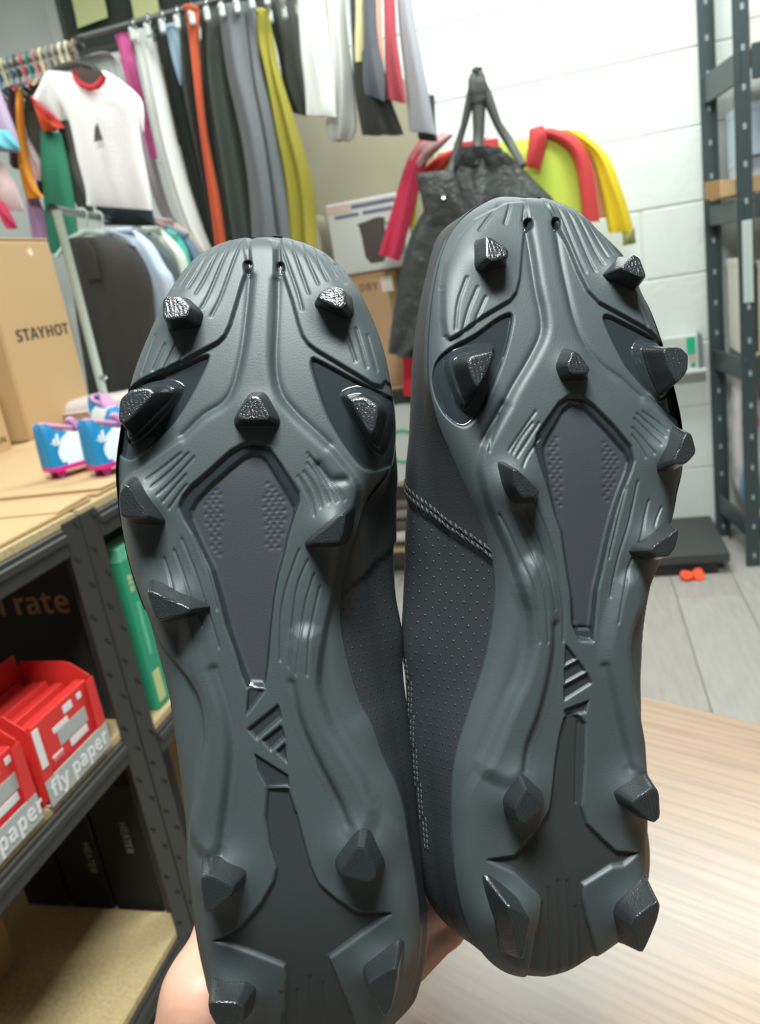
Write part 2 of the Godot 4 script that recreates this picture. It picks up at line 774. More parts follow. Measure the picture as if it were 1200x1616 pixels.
# a stud: a ring at the sole, sloping sides, a bevelled tip with a ribbed face
func stud_mesh(tip: PackedVector2Array, c: Vector2, h: float, big: float, lean: Vector2) -> ArrayMesh:
	var st := begin()
	tip = rounded(tip, 3, 0.16)
	if Geometry2D.is_polygon_clockwise(tip):
		tip.reverse()
	var n := tip.size()
	# radial profile: (scale about c, inset in metres, height)
	var rings := []
	for q in [[big * 1.12, 0.0, -0.003], [big * 1.06, 0.0, 0.0006], [big * 0.99, 0.0, 0.002], [1.0, 0.0, h - 0.0008], [1.0, 0.00035, h - 0.0002], [1.0, 0.001, h]]:
		var ring := []
		for p in tip:
			var o: Vector2 = p - c
			var l := o.length()
			o = o * q[0]
			o -= o.normalized() * minf(q[1], l * 0.5)
			var u: Vector2 = c + o + lean * clampf(1.0 - q[2] / h, 0.0, 1.2)
			var base := sole_w(u.x, u.y) + (field_at(u.x, u.y) if q[2] < 0.004 else field_at(c.x, c.y) * 0.0)
			if q[2] >= 0.004:
				base = sole_w(c.x, c.y) + (sole_w(c.x, c.y + 0.004) - sole_w(c.x, c.y - 0.004)) / 0.008 * (u.y - c.y)
			ring.append(Vector3(u.x, u.y, base + q[2]))
		rings.append(ring)
	for k in rings.size() - 1:
		st.set_smooth_group(-1 if k >= 3 else 1 + k)
		for i in n:
			var i2 := (i + 1) % n
			quad(st, [rings[k][i], rings[k][i2], rings[k + 1][i2], rings[k + 1][i]], true)
	st.set_smooth_group(9)
	var top = rings[rings.size() - 1]
	var mid := Vector3.ZERO
	for p in top:
		mid += p / n
	# inner rings so that the face carries ribs
	var k_rings := 11
	var prev = top
	for k in range(1, k_rings + 1):
		var cur := []
		for p in top:
			var w: Vector3 = p.lerp(mid, float(k) / (k_rings + 0.001))
			if k < k_rings:
				var a: float = sin(w.x * 4300.0 + w.y * 900.0) * (0.6 + 0.4 * sin(w.y * 2300.0 - w.x * 700.0))
				w.z += 0.0001 * a
			cur.append(w)
		for i in n:
			var i2 := (i + 1) % n
			quad(st, [prev[i], prev[i2], cur[i2], cur[i]], true)
		prev = cur
	return done(st)

func upper(root: Node3D, d: Dictionary, lch: PackedVector2Array, rch: PackedVector2Array, vt: float, vb: float):
	var deep: float = 0.026
	var tl: float = d.inner[0]                            # how far each flank draws in behind its widest line
	var tr: float = d.inner[1]
	var sl := falling(curve(uvs_of(d.sil_left, -deep), 5))
	var sr := falling(curve(uvs_of(d.sil_right, -deep), 5))
	var nc := 121
	var nr := 220
	var vs := PackedVector3Array()
	var tx := PackedVector2Array()
	var seam := uvs_of(d.seam, -0.012)                   # from the sole edge to the silhouette
	for j in nr:
		var t := float(j) / (nr - 1)
		t = lerpf(t, 0.5 - 0.5 * cos(PI * t), 0.6)
		var v := lerpf(vt - 0.0005, vb + 0.0005, t)
		var ul := u_at(lch, v)
		var ur := u_at(rch, v)
		var a := u_at(sl, v)
		var b := u_at(sr, v)
		var near := minf(vt - v, v - vb)
		var k := sqrt(clampf(near / 0.03, 0.0, 1.0))
		a = lerpf(ul, minf(a, ul + 0.009), k)
		b = lerpf(ur, maxf(b, ur - 0.009), k)
		var hg := lerpf(0.046, 0.074, smoothstep(0.12, 0.02, v))
		hg *= lerpf(0.55, 1.0, sqrt(clampf((vt - v) / 0.05, 0.0, 1.0)))
		var mid := lerpf(a, b, 0.5 + (tl - tr) * 0.25)
		var w0 := rise_of(v) - 0.009
		var well := smoothstep(0.0, -0.03, v) * smoothstep(vb + 0.002, vb + 0.03, v)
		var rim := lerpf(hg * 0.75, 0.088, smoothstep(0.0, -0.05, v))
		var pts := PackedVector2Array([
			Vector2(ul + 0.0012, w0 + 0.002), Vector2(lerpf(ul, a, 0.55), w0 - 0.007), Vector2(a, w0 - deep + 0.004), Vector2(lerpf(a, mid, tl), w0 - hg * 0.55),
			Vector2(lerpf(a, mid, 0.3 + tl), w0 - rim), Vector2(mid, w0 - lerpf(hg, 0.02, well)), Vector2(lerpf(b, mid, 0.3 + tr), w0 - rim),
			Vector2(lerpf(b, mid, tr), w0 - hg * 0.55), Vector2(b, w0 - deep + 0.004), Vector2(lerpf(ur, b, 0.55), w0 - 0.007), Vector2(ur - 0.0012, w0 + 0.002)])
		var c := curve(pts, 12)
		for i in nc:
			var p := c[i]
			vs.append(Vector3(p.x, v, p.y))
			tx.append(Vector2(float(i) / (nc - 1) * 0.26, v))
	# the front overlay stands proud of the perforated side panels
	var nn := sheet_normals(vs, nc, nr)
	var picks := [PackedInt32Array(), PackedInt32Array()]
	for j in nr:
		for i in nc:
			var k := j * nc + i
			var s := minf(float(i), float(nc - 1 - i)) / (nc - 1)
			var line := lerpf(seam[0].y, seam[1].y, clampf(s / 0.2, 0.0, 1.6))
			var over := smoothstep(-0.0006, 0.0006, vs[k].y - line)
			vs[k] -= nn[k] * 0.0011 * over
			if j < nr - 1 and i < nc - 1:
				picks[0 if vs[k].y > line else 1].append(k)
	nn = sheet_normals(vs, nc, nr)
	for k in nn.size():
		nn[k] = -nn[k]
	var body := part("upper", sheet_flipped(vs, nc, nr, nn, tx, picks[1]), M.perforated, root)
	part("toe_overlay", sheet_flipped(vs, nc, nr, nn, tx, picks[0]), M.leather, root)
	# stitching: short threads beside the seam and up the quarter
	var st := begin()
	for side in d.sides:
		for row in [0.0022, 0.0048]:
			for q in 60:
				var s := 0.01 + q * 0.0042
				var i := int(s * (nc - 1)) if side == 0 else nc - 1 - int(s * (nc - 1))
				var line: float = lerpf(seam[0].y, seam[1].y, clampf(s / 0.2, 0.0, 1.6)) + row
				stitch(st, vs, nn, nc, nr, i, line, Vector2(0.45, 0.9))
		for row in d.stitch_rows:
			for q in 34:
				var v: float = lerpf(row[0], row[1], q / 33.0)
				var s: float = lerpf(row[2], row[3], q / 33.0)
				var i := int(s * (nc - 1)) if side == 0 else nc - 1 - int(s * (nc - 1))
				stitch(st, vs, nn, nc, nr, i, v, Vector2(0.1, 1.0))
	if not d.sides.is_empty():
		var o := part("stitching", done(st), M.thread, body)
		o.set_meta("kind", "stuff")

func stitch(st: SurfaceTool, vs: PackedVector3Array, nn: PackedVector3Array, nc: int, nr: int, i: int, v: float, dir: Vector2):
	if i < 1 or i >= nc - 1:
		return
	var lo := 0
	var hi := nr - 1
	while hi - lo > 1:
		var m := (lo + hi) / 2
		if vs[m * nc + i].y > v:
			lo = m
		else:
			hi = m
	var k := lo * nc + i
	var p := vs[k]
	p.y = v
	var a := (vs[k + 1] - vs[k - 1]).normalized()
	var b := (vs[mini(lo + 1, nr - 1) * nc + i] - vs[maxi(lo - 1, 0) * nc + i]).normalized()
	var t := (a * dir.x - b * dir.y).normalized()
	var n := nn[k]
	var x := t.cross(n)
	for s in 4:
		var w0 := TAU * s / 4.0
		var w1 := TAU * (s + 1) / 4.0
		var c0 := (x * cos(w0) + n * sin(w0)) * 0.0003
		var c1 := (x * cos(w1) + n * sin(w1)) * 0.0003
		var e := t * 0.0008
		var q := p + n * 0.0002
		quad(st, [q - e + c0, q + e + c0, q + e + c1, q - e + c1])
		tri(st, q - e * 1.4, q - e + c0, q - e + c1)
		tri(st, q + e * 1.4, q + e + c1, q + e + c0)

func sheet_flipped(v: PackedVector3Array, nx: int, ny: int, nn: PackedVector3Array, tx: PackedVector2Array, pick: PackedInt32Array) -> ArrayMesh:
	var m := sheet(v, nx, ny, nn, tx, pick)
	var arr := m.surface_get_arrays(0)
	var ix: PackedInt32Array = arr[Mesh.ARRAY_INDEX]
	for i in range(0, ix.size(), 3):
		var s := ix[i + 1]
		ix[i + 1] = ix[i + 2]
		ix[i + 2] = s
	arr[Mesh.ARRAY_INDEX] = ix
	var o := ArrayMesh.new()
	o.add_surface_from_arrays(Mesh.PRIMITIVE_TRIANGLES, arr)
	return o

# ---- the two soles, as they lie before the camera (frame pixels)
func left_boot() -> Dictionary:
	return {
		"foot": Vector2(660, 760), "centre": Vector2(420, 960), "depth": 0.275, "lean": -0.055,
		"left": [400, 367, 372, 371, 340, 380, 300, 405, 265, 450, 240, 500, 220, 545, 203, 590, 190, 640, 182, 690, 177, 740, 180, 790, 187, 840, 197, 890, 212, 940, 228, 985, 240, 1030, 252, 1075, 262, 1120, 270, 1180, 278, 1240, 285, 1300, 293, 1380, 300, 1440, 307, 1490, 318, 1540, 330, 1590, 350, 1640, 390, 1685, 440, 1705, 475, 1710],
		"right": [400, 367, 428, 367, 456, 371, 500, 387, 535, 415, 562, 450, 585, 495, 603, 545, 615, 600, 622, 650, 622, 700, 613, 745, 590, 775, 572, 806, 560, 845, 549, 880, 540, 920, 535, 960, 536, 1000, 550, 1065, 567, 1119, 585, 1152, 604, 1206, 624, 1249, 637, 1292, 646, 1347, 656, 1400, 662, 1450, 663, 1500, 655, 1550, 641, 1590, 615, 1640, 575, 1680, 520, 1705, 475, 1710],
		"sil_left": [403.4, 372, 338.4, 388, 302.4, 415, 277.2, 470, 264, 540, 239, 600, 226, 650, 219, 700, 215, 750, 219, 800, 227, 850, 239, 900, 254, 950, 265, 1000, 279, 1050, 275.2, 1100, 284.2, 1150, 291.2, 1210, 298.2, 1270, 296.4, 1340, 304.4, 1410, 313.4, 1480, 333.4, 1560, 358.4, 1630, 408.4, 1685, 478.4, 1705],
		"sil_right": [405, 372, 470, 380, 515, 405, 545, 455, 575, 520, 595, 590, 605, 650, 606, 700, 612, 760, 614, 820, 616, 880, 620, 940, 631, 1000, 631, 1060, 637, 1120, 642, 1180, 647, 1250, 652, 1310, 658, 1390, 666, 1440, 665, 1490, 656, 1550, 640, 1600, 600, 1650, 540, 1695, 475, 1705],
		"toe_plates": [
			[393, 421, 384, 445, 374, 480, 364, 513, 356, 530, 346, 540, 335, 546, 290, 570, 240, 593, 203, 609, 180, 640, 150, 600, 200, 420, 300, 350, 388, 340],
			[444, 423, 452, 445, 462, 475, 472, 512, 478, 530, 487, 543, 500, 553, 550, 583, 590, 607, 602, 609, 608, 600, 640, 620, 650, 520, 560, 380, 470, 345, 440, 340]],
		"toe_lines": [
			[382, 381, 366, 425, 350, 470, 336, 500], [366, 383, 348, 425, 330, 470, 322, 488], [349, 387, 330, 430, 312, 465], [332, 392, 314, 430, 300, 455], [315, 402, 299, 430, 286, 452], [299, 414, 285, 436, 276, 452],
			[440, 375, 456, 420, 470, 460, 478, 490], [458, 378, 474, 425, 488, 465], [475, 382, 490, 420, 503, 450], [493, 389, 506, 420, 518, 444], [511, 400, 523, 424, 532, 440], [528, 414, 538, 432, 545, 446],
			[386, 384, 392, 420], [441, 384, 444, 422],
			[300, 545, 285, 572], [280, 545, 262, 580], [262, 545, 244, 585], [245, 530, 225, 590], [545, 520, 562, 570], [563, 520, 580, 580], [580, 530, 595, 585]],
		"recesses": [
			[329, 558, 290, 577, 240, 596, 202, 611, 150, 640, 150, 700, 197, 726, 215, 724, 263, 681, 285, 653, 309, 611, 329, 568],
			[487, 562, 508, 571, 560, 600, 604, 621, 660, 640, 660, 720, 607, 738, 590, 745, 569, 737, 539, 697, 517, 658, 502, 616]],
		"frame": [396, 378, 397, 440, 389, 523, 382, 567, 371, 610, 354, 638, 322, 658, 291, 688, 240, 725, 205, 752, 186, 775, 184, 830, 196, 890, 218, 950, 248, 1010, 295, 1065, 317, 1100, 326, 1150, 322, 1190, 313, 1250, 298, 1310, 285, 1400, 290, 1500, 320, 1620, 350, 1730, 470, 1760, 600, 1730, 680, 1600, 690, 1450, 650, 1340, 593, 1264, 572, 1221, 550, 1184, 524, 1141, 509, 1097, 505, 1065, 513, 1000, 528, 932, 541, 867, 561, 800, 565, 765, 547, 738, 517, 702, 491, 677, 465, 653, 441, 621, 432, 577, 435, 502, 436, 440, 432, 378],
		"soft_h": 0.0028,
		"soft": [
			[298, 1040, 318, 1098, 326, 1150, 322, 1195, 313, 1250, 305, 1310, 330, 1340, 352, 1325, 360, 1275, 367, 1230, 370, 1180, 366, 1145, 358, 1108, 340, 1054, 325, 1000, 300, 960],
			[505, 1060, 510, 1097, 524, 1141, 550, 1184, 572, 1221, 593, 1270, 575, 1310, 552, 1296, 535, 1256, 513, 1217, 491, 1173, 474, 1130, 463, 1076, 468, 1000, 500, 1000]],
		"ribs": [
			[236, 757, 262, 737, 288, 716], [245, 768, 272, 744, 300, 716], [254, 780, 282, 752, 309, 722], [262, 791, 280, 768, 296, 750], [271, 802, 284, 782, 297, 765],
			[487, 716, 520, 755, 545, 789], [489, 722, 516, 758, 534, 791], [487, 732, 508, 762, 521, 793], [481, 745, 500, 772, 509, 800], [472, 752, 490, 782, 498, 812],
			[474, 867, 462, 900, 452, 932, 445, 975, 444, 1040], [487, 884, 471, 925, 463, 986, 458, 1050], [497, 906, 484, 950, 477, 997, 470, 1060], [506, 925, 497, 965, 491, 1005, 488, 1060],
			[290, 850, 310, 900, 330, 960, 348, 1020], [278, 868, 300, 925, 322, 985], [262, 880, 280, 930], [310, 845, 330, 900, 345, 960]],
		"channels": [[341, 1054, 359, 1108, 368, 1152, 369, 1184, 366, 1227, 360, 1275, 355, 1315, 353, 1340], [463, 1076, 474, 1130, 491, 1173, 513, 1217, 533, 1256, 551, 1294], [505, 735, 523, 757, 545, 758], [397, 440, 389, 523, 382, 567, 371, 610, 354, 638, 322, 658, 291, 688], [436, 445, 432, 520, 432, 577, 441, 621, 465, 653, 491, 679, 517, 702]],
		"diamond": [400, 698, 382, 703, 365, 713, 332, 743, 303, 768, 291, 783, 285, 800, 293, 819, 309, 845, 319, 867, 335, 899, 350, 953, 358, 986, 363, 1000, 372, 1024, 384, 1065, 392, 1083, 420, 1083, 426, 1040, 429, 997, 435, 942, 441, 910, 450, 877, 457, 845, 467, 812, 474, 793, 473, 778, 463, 762, 443, 731, 428, 709, 414, 700],
		"panel": [398, 716, 385, 722, 365, 738, 332, 767, 312, 788, 302, 806, 303, 819, 314, 845, 324, 867, 340, 899, 356, 953, 364, 986, 370, 1005, 380, 1035, 395, 1076, 417, 1078, 421, 1040, 425, 997, 431, 942, 437, 910, 446, 877, 453, 845, 462, 812, 464, 800, 455, 782, 436, 752, 420, 726, 410, 718],
		"dents": [[318, 790, 340, 772, 350, 780, 348, 890, 336, 875], [418, 752, 434, 768, 452, 800, 444, 860, 428, 880, 416, 860]],
		"emblem": [[394, 1084, 420, 1087, 391, 1126], [393, 1149, 441, 1110, 446, 1130, 407, 1164], [416, 1166, 446, 1143, 451, 1161, 429, 1182], [438, 1184, 452, 1171, 454, 1200], [404, 1188, 456, 1221, 458, 1238, 424, 1240, 410, 1215]],
		"heel": [424, 1242, 456, 1242, 469, 1282, 480, 1325, 491, 1365, 502, 1390, 531, 1415, 565, 1437, 617, 1438, 569, 1471, 520, 1507, 529, 1527, 542, 1561, 556, 1593, 565, 1625, 580, 1680, 560, 1730, 440, 1730, 430, 1680, 441, 1625, 450, 1583, 454, 1540, 451, 1520, 437, 1514, 404, 1501, 372, 1490, 341, 1481, 361, 1473, 385, 1456, 415, 1421, 434, 1388, 438, 1367, 428, 1334, 421, 1290],
		"heel_lines": [[468, 1282, 479, 1325, 491, 1365, 502, 1390], [445, 1560, 450, 1620], [470, 1560, 472, 1640], [490, 1540, 495, 1640], [510, 1550, 520, 1640]],
		"pits": [[386, 414, 397, 412, 401, 424, 394, 436, 386, 430], [438, 414, 449, 416, 451, 430, 443, 438, 437, 426]],
		"stitch_rows": [], "sides": [],
		"inner": [0.08, 0.62], "seam": [535, 945, 617, 850],
		"studs": [
			{"tip": [262, 467, 282, 466, 301, 484, 296, 501, 257, 507, 256, 475], "h": 0.0125, "mound": 0.003, "rad": 0.010},
			{"tip": [523, 450, 544, 456, 548, 480, 538, 489, 499, 471, 503, 462], "h": 0.0125, "mound": 0.003, "rad": 0.010},
			{"tip": [235, 612, 246, 620, 196, 672, 187, 664, 189, 630, 207, 614], "h": 0.0135, "big": 1.32, "boss": 1.55},
			{"tip": [552, 629, 574, 625, 600, 642, 592, 681, 584, 686, 556, 638], "h": 0.0135, "big": 1.36, "boss": 1.6},
			{"tip": [392, 624, 410, 624, 427, 656, 425, 664, 374, 664, 372, 656], "h": 0.009, "mound": 0.0016, "rad": 0.007, "big": 1.3},
			{"tip": [196, 765, 204, 765, 235, 814, 231, 820, 190, 817, 187, 780], "h": 0.0125, "mound": 0.0042, "rad": 0.0095, "big": 1.35},
			{"tip": [541, 809, 547, 812, 543, 843, 535, 858, 491, 859, 489, 852], "h": 0.0125, "mound": 0.0042, "rad": 0.0095, "big": 1.35},
			{"tip": [231, 933, 240, 931, 303, 961, 297, 969, 252, 981, 244, 972], "h": 0.0125, "mound": 0.0042, "rad": 0.0095, "big": 1.35},
			{"tip": [315, 1384, 331, 1380, 369, 1399, 367, 1414, 333, 1441, 322, 1440], "h": 0.0135, "mound": 0.0055, "rad": 0.0115, "big": 1.3},
			{"tip": [564, 1334, 577, 1336, 597, 1380, 583, 1395, 536, 1383, 536, 1372], "h": 0.0135, "mound": 0.0055, "rad": 0.0115, "big": 1.3},
			{"tip": [328, 1580, 372, 1583, 386, 1592, 381, 1622, 350, 1632, 330, 1600], "h": 0.0135, "mound": 0.0055, "rad": 0.0115, "big": 1.3},
			{"tip": [581, 1552, 622, 1525, 630, 1531, 619, 1592, 608, 1607, 580, 1566], "h": 0.0135, "mound": 0.0055, "rad": 0.0115, "big": 1.3}],
	}

func right_boot() -> Dictionary:
	return {
		"foot": Vector2(400, 760), "centre": Vector2(865, 930), "depth": 0.282, "lean": -0.01,
		"left": [822, 302, 792, 303, 763, 317, 738, 335, 718, 360, 704, 390, 694, 425, 686, 470, 681, 528, 680, 572, 683, 610, 695, 660, 714, 708, 731, 747, 748, 785, 768, 827, 779, 860, 786, 890, 790, 925, 789, 960, 784, 1000, 777, 1035, 769, 1066, 757, 1104, 744, 1143, 733, 1178, 724, 1215, 720, 1265, 720, 1310, 721, 1360, 726, 1404, 736, 1450, 752, 1492, 775, 1524, 802, 1544, 830, 1552, 862, 1555],
		"right": [822, 302, 850, 303, 880, 310, 905, 320, 930, 335, 955, 362, 980, 391, 1008, 440, 1030, 476, 1044, 510, 1055, 545, 1066, 585, 1075, 625, 1082, 660, 1085, 690, 1084, 740, 1077, 775, 1070, 815, 1056, 865, 1045, 905, 1037, 940, 1030, 980, 1026, 1020, 1024, 1072, 1024, 1130, 1024, 1180, 1026, 1223, 1029, 1275, 1030, 1310, 1029, 1345, 1027, 1400, 1018, 1440, 998, 1478, 969, 1504, 941, 1522, 910, 1541, 886, 1550, 862, 1555],
		"sil_left": [815, 304, 770, 314, 735, 334, 705, 366, 697, 400, 687, 440, 678, 480, 671, 524, 666, 572, 663, 637, 659, 690, 652, 740, 649, 790, 644, 840, 642, 900, 639, 960, 637, 1020, 645, 1080, 647, 1140, 652, 1210, 658, 1280, 665, 1350, 677, 1408, 695, 1450, 720, 1485, 750, 1515, 790, 1540, 840, 1552],
		"sil_right": [821, 304, 871, 312, 911, 330, 951, 368, 991, 428, 999.2, 480, 1008, 530, 1026, 600, 1036, 650, 1040, 700, 1038, 750, 1028, 800, 1013, 860, 1006, 910, 997, 960, 990, 1020, 987, 1080, 1003.2, 1140, 1004.2, 1200, 1007.2, 1260, 1019, 1320, 1017, 1380, 1006, 1440, 976, 1490, 931, 1520, 881, 1548, 853, 1553],
		"toe_plates": [
			[830, 345, 824, 387, 819, 442, 814, 462, 805, 474, 761, 500, 722, 529, 710, 535, 702, 528, 699, 500, 700, 452, 707, 409, 722, 377, 750, 345, 800, 320, 826, 318],
			[876, 352, 894, 387, 911, 429, 926, 459, 944, 478, 992, 504, 1035, 528, 1052, 540, 1090, 560, 1090, 480, 1000, 340, 900, 285, 860, 290, 858, 318]],
		"toe_lines": [
			[828, 314, 824, 350], [859, 316, 870, 340, 880, 362], [872, 311, 890, 355, 908, 400, 922, 432], [886, 314, 906, 360, 926, 408, 936, 430], [901, 321, 920, 362, 940, 405, 948, 420], [916, 330, 936, 370, 955, 408], [930, 340, 948, 372, 964, 402], [944, 355, 958, 378, 972, 400],
			[700, 452, 700, 500, 704, 530], [722, 377, 707, 409, 700, 452],
			[735, 440, 722, 480, 718, 520], [752, 455, 738, 490, 730, 520], [765, 470, 750, 505], [790, 320, 770, 345, 755, 365], [805, 320, 795, 355], [1015, 470, 1034, 522], [1000, 470, 1020, 515]],
		"recesses": [
			[812, 492, 788, 500, 750, 530, 711, 549, 692, 566, 686, 592, 690, 618, 697, 638, 707, 656, 722, 670, 735, 674, 748, 664, 762, 648, 774, 619, 783, 600, 798, 561, 807, 524],
			[949, 491, 961, 524, 974, 550, 987, 576, 1005, 598, 1031, 628, 1064, 660, 1100, 660, 1100, 560, 1045, 540, 992, 512]],
		"frame": [829, 312, 832, 356, 840, 400, 848, 452, 857, 496, 857, 528, 839, 567, 813, 611, 790, 655, 768, 692, 760, 715, 757, 745, 770, 791, 787, 834, 805, 877, 822, 934, 831, 963, 834, 991, 833, 1024, 822, 1067, 805, 1104, 787, 1145, 770, 1186, 748, 1228, 733, 1267, 722, 1317, 710, 1400, 720, 1500, 790, 1600, 900, 1600, 1000, 1560, 1060, 1450, 1050, 1300, 1040, 1200, 1019, 1165, 1008, 1126, 998, 1093, 992, 1039, 993, 1007, 1002, 974, 1015, 950, 1040, 905, 1085, 800, 1090, 715, 1072, 680, 1045, 655, 1009, 628, 981, 602, 948, 578, 922, 546, 905, 507, 894, 463, 883, 411, 874, 357, 860, 312],
		"soft_h": 0.0028,
		"soft": [
			[818, 920, 831, 963, 834, 991, 833, 1024, 822, 1067, 805, 1104, 787, 1145, 770, 1186, 760, 1210, 790, 1225, 820, 1212, 831, 1169, 848, 1126, 861, 1078, 870, 1028, 872, 985, 866, 920, 840, 880],
			[1010, 950, 1002, 974, 993, 1007, 992, 1039, 998, 1093, 1008, 1126, 1022, 1175, 1015, 1215, 988, 1206, 980, 1180, 969, 1137, 959, 1093, 950, 1050, 952, 1000, 975, 920, 1000, 910]],
		"ribs": [
			[843, 650, 822, 680, 800, 712], [838, 668, 820, 692, 806, 716], [848, 668, 826, 702, 812, 722], [852, 690, 832, 716, 820, 738], [790, 655, 776, 690, 770, 712],
			[1011, 651, 1030, 665, 1047, 680], [1002, 654, 1025, 675, 1041, 691], [998, 662, 1018, 683, 1034, 702], [995, 676, 1012, 696, 1026, 716], [994, 688, 1006, 705, 1014, 722],
			[787, 812, 806, 850, 828, 905, 840, 950, 845, 1010], [806, 806, 826, 850, 846, 905, 856, 960, 858, 1010], [824, 800, 846, 850, 862, 905, 872, 960], [840, 792, 862, 845, 878, 905, 886, 960, 886, 1010],
			[1003, 760, 990, 820, 972, 880, 960, 940], [1020, 790, 1000, 860, 980, 920, 968, 980], [1040, 800, 1025, 830], [985, 770, 972, 820, 958, 880]],
		"channels": [[872, 985, 870, 1028, 861, 1078, 848, 1126, 831, 1169, 822, 1208], [950, 1050, 959, 1093, 969, 1137, 980, 1180, 987, 1206], [832, 356, 848, 452, 857, 496, 857, 528, 839, 567, 813, 611, 800, 637, 770, 690], [874, 357, 883, 411, 894, 463, 905, 507, 922, 546, 948, 578, 981, 602, 1009, 628], [796, 640, 780, 668, 766, 695]],
		"diamond": [894, 626, 880, 636, 853, 674, 845, 688, 842, 705, 853, 744, 862, 771, 874, 814, 883, 838, 892, 901, 898, 937, 900, 985, 911, 1007, 933, 1011, 936, 985, 938, 963, 941, 930, 948, 901, 957, 859, 968, 814, 979, 780, 993, 744, 998, 727, 993, 705, 966, 672, 934, 640, 916, 627],
		"panel": [902, 636, 888, 648, 864, 690, 857, 705, 858, 718, 866, 760, 878, 814, 887, 838, 896, 901, 903, 945, 905, 982, 914, 992, 930, 992, 934, 960, 937, 930, 944, 901, 953, 859, 964, 814, 975, 780, 989, 744, 992, 729, 985, 712, 955, 678, 924, 646, 914, 637],
		"dents": [[864, 700, 880, 690, 890, 740, 892, 800, 884, 812, 870, 760], [950, 702, 960, 695, 980, 722, 976, 750, 962, 790, 952, 790]],
		"emblem": [[890, 1016, 907, 1038, 889, 1047], [888, 1053, 909, 1041, 921, 1057, 889, 1075], [887, 1081, 924, 1061, 931, 1076, 888, 1103], [903, 988, 933, 990, 935, 1010, 914, 1010], [888, 1118, 926, 1104, 922, 1122, 890, 1128]],
		"heel": [888, 1132, 897, 1125, 910, 1127, 921, 1140, 921, 1158, 920, 1202, 917, 1245, 915, 1270, 924, 1298, 950, 1324, 969, 1341, 1004, 1344, 982, 1361, 963, 1364, 917, 1393, 917, 1415, 924, 1447, 937, 1491, 945, 1520, 945, 1590, 830, 1590, 834, 1523, 843, 1469, 849, 1441, 852, 1415, 847, 1406, 810, 1372, 769, 1354, 810, 1348, 819, 1337, 845, 1307, 865, 1274, 869, 1242, 874, 1202, 881, 1158],
		"heel_lines": [[911, 1140, 909, 1202, 908, 1265], [865, 1400, 864, 1530], [880, 1390, 880, 1535], [895, 1390, 898, 1530], [908, 1430, 914, 1520]],
		"pits": [[826, 348, 838, 348, 840, 360, 832, 368, 826, 360], [870, 346, 882, 346, 884, 360, 876, 368, 869, 358]],
		"stitch_rows": [[-0.03, -0.1, 0.172, 0.125], [-0.03, -0.1, 0.182, 0.135]], "sides": [0],
		"inner": [0.62, 0.08], "seam": [785, 892, 660, 775],
		"studs": [
			{"tip": [766, 373, 776, 374, 804, 393, 804, 405, 777, 413, 766, 407], "h": 0.0125, "mound": 0.003, "rad": 0.010},
			{"tip": [1000, 400, 1011, 407, 1021, 437, 1014, 440, 979, 423, 990, 411], "h": 0.0125, "mound": 0.003, "rad": 0.010, "big": 1.4},
			{"tip": [742, 561, 779, 553, 781, 560, 757, 610, 750, 611, 737, 573], "h": 0.0135, "big": 1.36, "boss": 1.6},
			{"tip": [1046, 547, 1074, 547, 1087, 560, 1086, 586, 1069, 607, 1056, 580], "h": 0.0135, "big": 1.36, "boss": 1.6},
			{"tip": [903, 552, 914, 556, 933, 582, 927, 591, 901, 591, 894, 574], "h": 0.009, "mound": 0.0016, "rad": 0.007, "big": 1.3},
			{"tip": [807, 739, 816, 739, 855, 775, 848, 786, 823, 787, 811, 767], "h": 0.0125, "mound": 0.0042, "rad": 0.0095, "big": 1.35},
			{"tip": [1083, 681, 1092, 684, 1100, 714, 1084, 733, 1066, 734, 1065, 724], "h": 0.0125, "mound": 0.0042, "rad": 0.0095, "big": 1.35},
			{"tip": [1068, 834, 1072, 838, 1067, 866, 1056, 880, 1040, 880, 1023, 869], "h": 0.0125, "mound": 0.0042, "rad": 0.0095, "big": 1.35},
			{"tip": [831, 1243, 841, 1249, 865, 1272, 831, 1300, 817, 1298, 812, 1274], "h": 0.0135, "mound": 0.0055, "rad": 0.0115, "big": 1.3},
			{"tip": [1030, 1242, 1041, 1248, 1043, 1290, 1032, 1301, 1000, 1276, 998, 1266], "h": 0.0135, "mound": 0.0055, "rad": 0.0115, "big": 1.3},
			{"tip": [799, 1430, 807, 1428, 838, 1450, 838, 1463, 826, 1512, 819, 1515], "h": 0.0135, "mound": 0.0055, "rad": 0.0115, "big": 1.4, "lean": Vector2(-0.003, 0.001)},
			{"tip": [1037, 1420, 1042, 1426, 1037, 1456, 1015, 1503, 1008, 1503, 995, 1456], "h": 0.0135, "mound": 0.0055, "rad": 0.0115, "big": 1.35}],
	}

# ---------------------------------------------------------------- materials
func dots_tex() -> Image:
	var im := Image.create(64, 64, false, Image.FORMAT_RGB8)
	for y in 64:
		for x in 64:
			var v := 0.0
			for c in [Vector2(0, 0), Vector2(64, 0), Vector2(0, 64), Vector2(64, 64), Vector2(32, 32)]:
				var d: float = Vector2(x - c.x, (y - c.y)).length()
				v = maxf(v, 1.0 - smoothstep(2.0, 6.0, d))
			im.set_pixel(x, y, Color(v, v, v))
	return im

